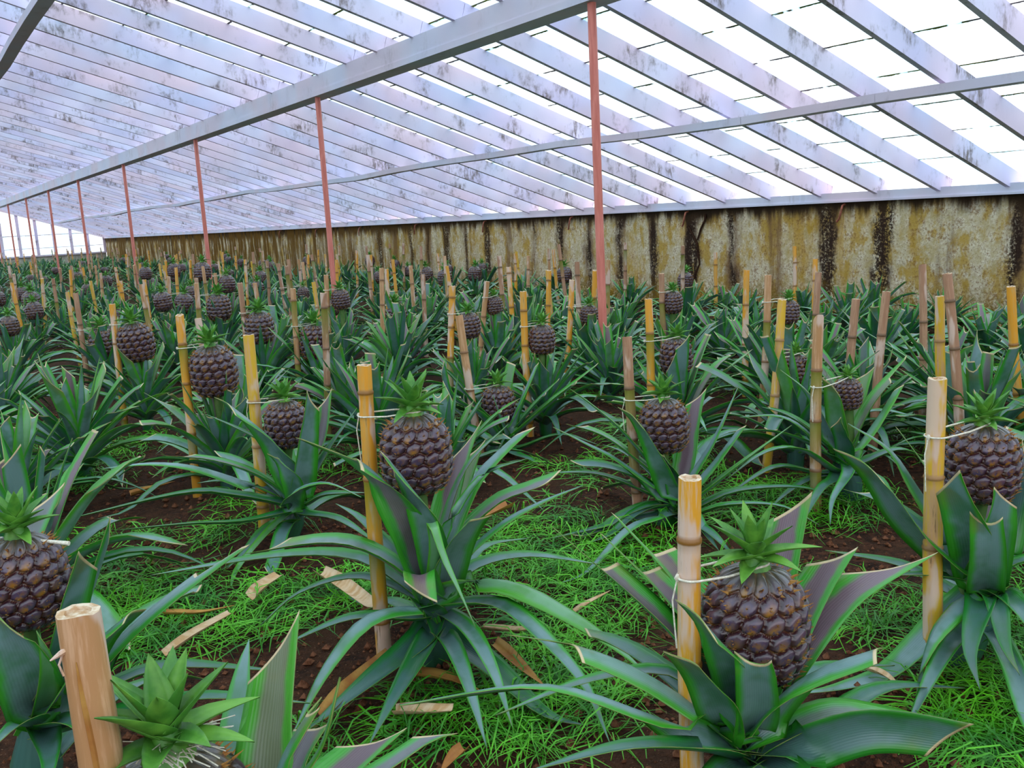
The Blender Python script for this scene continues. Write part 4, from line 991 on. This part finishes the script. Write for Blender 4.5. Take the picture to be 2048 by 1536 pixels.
for (tp, lp, zt, mat, fc, fw, pl_, sl_) in CAT:
    seedc += 1
    fd = fdist(onz(tp, zt)); base, top = stake_line(tp, lp, fd)
    if abs(base[0]-top[0]) > .12: base[0] = top[0]; base[1] = top[1]
    if base[0] > XW-.2: continue
    if True: pass
    hi = 1 if fd < 9 else 0
    add_stake(base, top, .0205, mat, seedc*7, sl_, None, random.choice([0, 0, .004]), fd < 8)
    if fc:
        q = onf(fc, fd+.03); dep = fd+.03; dia = min(.20, max(.11, fw*dep*1.02/FPX))
        root = np.array([q[0], q[1], 0.])
    else:
        root = np.array([base[0]+.13, base[1]+.0, 0.])
    root[2] = 0
    root[0] = min(root[0], XW-.62)
    if not fc and not far_ok(root[0], root[1], .36): continue     # a second stake beside a plant already standing
    P_ = new_plant(root, pl_)
    if fc and fw > 20: 
        f2 = q.copy(); f2[0] = root[0]; put_fruit(P_, root, f2, dia, 2 if fw > 55 else hi, seedc, True, (random.uniform(-.08, .08), random.uniform(-.08, .08)), 1.0)
        if fd < 10:
            zn = q[2]+.205*dia/.176/2+.008; t = min(1, zn/top[2]); c = base+(top-base)*t; c[2] = zn-.01
            me = string_mesh(c, (q[0], q[1], zn), .0235, .022, seedc, False)
            tag(obj('twine', me), 'twine on the '+sl_.split(',')[0].replace('bamboo ', ''), 'string')
    fo = obj('foliage', ROS_MD[seedc % 7] if fd < 11 else ROS_LO[seedc % 4], P_); fo.rotation_euler[2] = seedc*1.1
    s = 1.0 if fd < 11 else 1.05; s *= random.uniform(.88, 1.02); fo.scale = (s, s, s*(.80 if base[0] > 4.2 and fd < 11 else .95))

# ---- the rest of the beds: individual plants and stakes over the ground that the view covers
nf = 0; spots = []
yy = .5
rr = random.Random(5)
while yy < YF-.6:
    stepx = .72 if yy < 8 else (.84 if yy < 18 else 1.05); stepy = .72 if yy < 8 else (.95 if yy < 18 else 1.45)
    xx = .3+rr.uniform(0, .4)
    while xx < XW-.62:
        x = min(xx+rr.uniform(-.16, .16), XW-.80); y = yy+rr.uniform(-.2, .2)
        if x > .04*y-.1 if y > 8 else x > .095*y-1.2: spots.append((x, y))
        xx += stepx
    yy += stepy
for (x, y) in [(-.55, 2.6), (-.35, 3.6), (.25, 3.1), (-.2, 4.6), (.35, 4.3), (.2, 5.4), (-.4, 5.8), (3.05, 1.15), (3.6, 1.45), (4.3, 1.3)]: spots.insert(0, (x, y))
def band(x, y):
    w = x > 6.6
    if y < 6: return ('green rosette of arching leaves filling the near beds between the larger fruiting plants', 'in the near beds')
    if w: return ('small dense plant in the row along the foot of the stained concrete wall', 'along the wall')
    if y < 12: return ('dark green plant in the beds between the first and third pink poles', 'between first and third poles')
    if y < 20: return ('small looking dark plant in the distant beds around the fourth pink pole', 'around the fourth pole')
    return ('tiny dark plant in the farthest beds before the glass gable', 'farthest beds')
K = 0
for (x, y) in spots:
    rmin = .50 if y < 6 else (.52 if y < 14 else .6)
    if not far_ok(x, y, rmin): continue
    if abs(x-XB) < .12 and min(abs(y-q) for q in py) < .15: x += .25
    if y < 3.6 and -.1 < x < 1.9 and not far_ok(x, y, .62): continue
    if y < 1.0 and x < 2.6: continue
    if y < 2.0 and -.2 < x < 2.6 and not far_ok(x, y, .75): continue
    K += 1
    lab, grp = band(x, y); far = y > 9.5
    root = np.array([x, y, 0.])
    P_ = new_plant(root, lab, 'pineapple plants '+grp)
    fo = obj('foliage', (ROS_LO if far else ROS_MD)[K % (4 if far else 7)], P_); fo.rotation_euler[2] = K*2.1
    s = rr.uniform(.86, 1.06); fo.scale = (s, s, s*rr.uniform(.9, 1.08)*(.78 if x > 4.2 and y < 11 else .92))
    if rr.random() < (.0 if y < 4.5 else .12 if y < 6.5 else .34) and y < 30:
        z = rr.uniform(.42, .52); put_fruit(P_, root, np.array([x, y, z]), rr.uniform(.13, .17), 0 if y > 6 else 1, K, True, (rr.uniform(-.1, .1), rr.uniform(-.1, .1)), 1., y > 8)
    if rr.random() < (.25 if y < 6 else .8) and y > 1.8:
        k = rr.randrange(len(SB)); so = obj('bamboo_stake', SB[k], None, (x-.12+rr.uniform(-.03, .03), y-.03, 0))
        so.rotation_euler = (rr.uniform(-.07, .07), rr.uniform(-.09, .06), K)
        g2 = {'in the near beds': 'plain short stake half buried in leaves of the near beds', 'along the wall': 'slender stake in the row at the foot of the concrete wall',
              'between first and third poles': 'slender stake in the beds between the first and third pink poles', 'around the fourth pole': 'thin distant stake in the beds around the fourth pink pole',
              'farthest beds': 'hair-thin stake in the farthest beds before the glass gable'}[grp]
        tag(so, g2, 'stake', 'stakes '+grp)

# ------------------------------------------------------------------ litter on the soil
def blades(n, reg, mask, name, seed, Lr=(.05, .22), w=.0013, lift=.03):
    rg = np.random.default_rng(seed); V = []; F = []; c = 0; tries = 0; out = 0
    while out < n and tries < n*12:
        tries += 1
        x, y = reg(rg)
        if mask and noise.noise((x*1.9+5, y*1.9, 1.5))+.5*noise.noise((x*6, y*6, 2)) < mask(y): continue
        out += 1
        a = rg.uniform(0, 2*PI); L = rg.uniform(*Lr); cv = rg.normal(0, .9); z0 = gz(x, y)+.004; up = abs(rg.normal(0, lift))
        P = []
        for k in range(4):
            s = k/3; an = a+cv*s
            if k: px += math.cos(an)*L/3; py_ += math.sin(an)*L/3
            else: px, py_ = x, y
            P.append((px, py_, z0+up*math.sin(PI*min(1, s*.8+.1))+rg.uniform(0, .004)))
        ww = w*rg.uniform(.6, 1.6)*(1+y*.12)
        for k, q in enumerate(P):
            an = a+cv*k/3+PI/2; e = ww*(1 if 0 < k < 3 else .45)
            V.append((q[0]+math.cos(an)*e, q[1]+math.sin(an)*e, q[2])); V.append((q[0]-math.cos(an)*e, q[1]-math.sin(an)*e, q[2]+ww*.5))
        for k in range(3): F.append((c+2*k, c+2*k+1, c+2*k+3, c+2*k+2))
        c += 8
    return mesh(name, np.array(V), np.array(F), [M['grass']])
def reg_near(rg):
    while True:
        fd = .7+rg.random()**1.6*5.5; s = rg.uniform(-.62, .62)*fd*1.05
        x = FW[0]*fd+.8319*s; y = FW[1]*fd-.55493*s
        if x < 7.6 and y > -.4: return x, y
o = obj('grass', blades(24000, reg_near, lambda y: .17, 'grass', 3)); tag(o, 'bright green grass clippings and blades scattered over the brown soil', 'grass', None, 'stuff')
def clods(n):
    mb = MB(); rg = np.random.default_rng(8)
    base = np.array([(1, 0, 0), (-1, 0, 0), (0, 1, 0), (0, -1, 0), (0, 0, 1), (0, 0, -1)], float)
    Fq = np.array([(0, 2, 4), (2, 1, 4), (1, 3, 4), (3, 0, 4), (2, 0, 5), (1, 2, 5), (3, 1, 5), (0, 3, 5)])
    for i in range(n):
        x, y = reg_near(rg); r = .003+.014*rg.random()**3
        V = base*r*rg.uniform(.6, 1.2, (6, 3)); V = V+[x, y, gz(x, y)+r*.4]; mb.add(V, Fq)
    return mb.build('clods', [M['clod']], None)
o = obj('soil_crumbs', clods(16000)); tag(o, 'loose crumbs and clods of red brown soil', 'soil', None, 'stuff')

def dry(pts, w, mat, label, z=.03, cut='p'):
    P = [onz(p, z+.01*i) for i, p in enumerate(pts)]; mb = MB(); c = P[0].copy()
    leaf(mb, [q-c for q in P], w, cut, .5, 0, nseg=10, nac=4, fold=.5, thick=.002)
    me = mb.build('dry', [M[mat]]*3, 'lf', True); tag(obj('dry_leaf', me, None, tuple(c)), label, 'dead leaf')
dry([(332, 1312), (390, 1270), (462, 1226)], .030, 'dry', 'pale straw coloured dead leaf lying on the grass at the lower left', .05, 'f')
dry([(330, 1228), (400, 1226), (470, 1210)], .022, 'dry2', 'brown dead leaf beside the pale straw leaf', .03)
dry([(650, 1440), (700, 1385), (785, 1305)], .045, 'dry2', 'orange brown dead leaf at the foot of the golden stake', .03, 'f')
dry([(830, 1352), (900, 1360), (960, 1380)], .035, 'dry2', 'crumpled rust brown dead leaf under the central plant', .03)
dry([(790, 1428), (860, 1425), (905, 1420)], .034, 'dry', 'folded pinkish tan dead leaf on the soil below the central plant', .03, 'f')
dry([(965, 1258), (1030, 1262), (1085, 1256)], .022, 'dry', 'thin reddish straw lying right of the central plant', .03, 'f')
dry([(985, 1290), (1040, 1335), (1090, 1372)], .04, 'dry2', 'yellow brown dying leaf right of the central plant', .03)
dry([(1150, 1225), (1180, 1205), (1222, 1180)], .018, 'dry', 'small curled dead leaf on bare soil near the weathered stake', .03)
dry([(505, 1200), (530, 1175), (560, 1150)], .045, 'dry', 'whitish dead leaf stub lying right of the left edge plants', .04, 'f')
dry([(640, 1150), (690, 1180), (745, 1215)], .05, 'dry', 'pale green dying leaf left of the golden stake', .05, 'f')
dry([(262, 992), (300, 980), (350, 962)], .040, 'dry2', 'pinkish brown dead leaf in the grass at the left', .03)
dry([(1020, 1015), (980, 1030), (945, 1040)], .05, 'dry2', 'orange curled dead leaf behind the central plant', .05)
dry([(930, 1500), (905, 1520), (880, 1545)], .03, 'dry2', 'orange brown straw at the bottom edge of the view', .03)
dry([(1735, 1340), (1770, 1352), (1800, 1372)], .02, 'dry', 'thin tan straw between the two right hand plants', .03)

# ------------------------------------------------------------------ light: bright overcast sky through the whitewashed glass
w = bpy.data.worlds.new('sky'); SC.world = w; w.use_nodes = True; nt = w.node_tree; bg = nt.nodes['Background']
bg.inputs[0].default_value = (.94, .965, 1.0, 1); bg.inputs[1].default_value = 1.9
SC.view_settings.view_transform = 'Standard'; SC.view_settings.look = 'None'; SC.view_settings.gamma = 1; SC.view_settings.use_curve_mapping = False
SC.view_settings.exposure = .1
SC.cycles.max_bounces = 7; SC.cycles.transparent_max_bounces = 8; SC.cycles.diffuse_bounces = 4; SC.cycles.glossy_bounces = 2
print('PLANTS', len(PLANTS), 'fill', K)
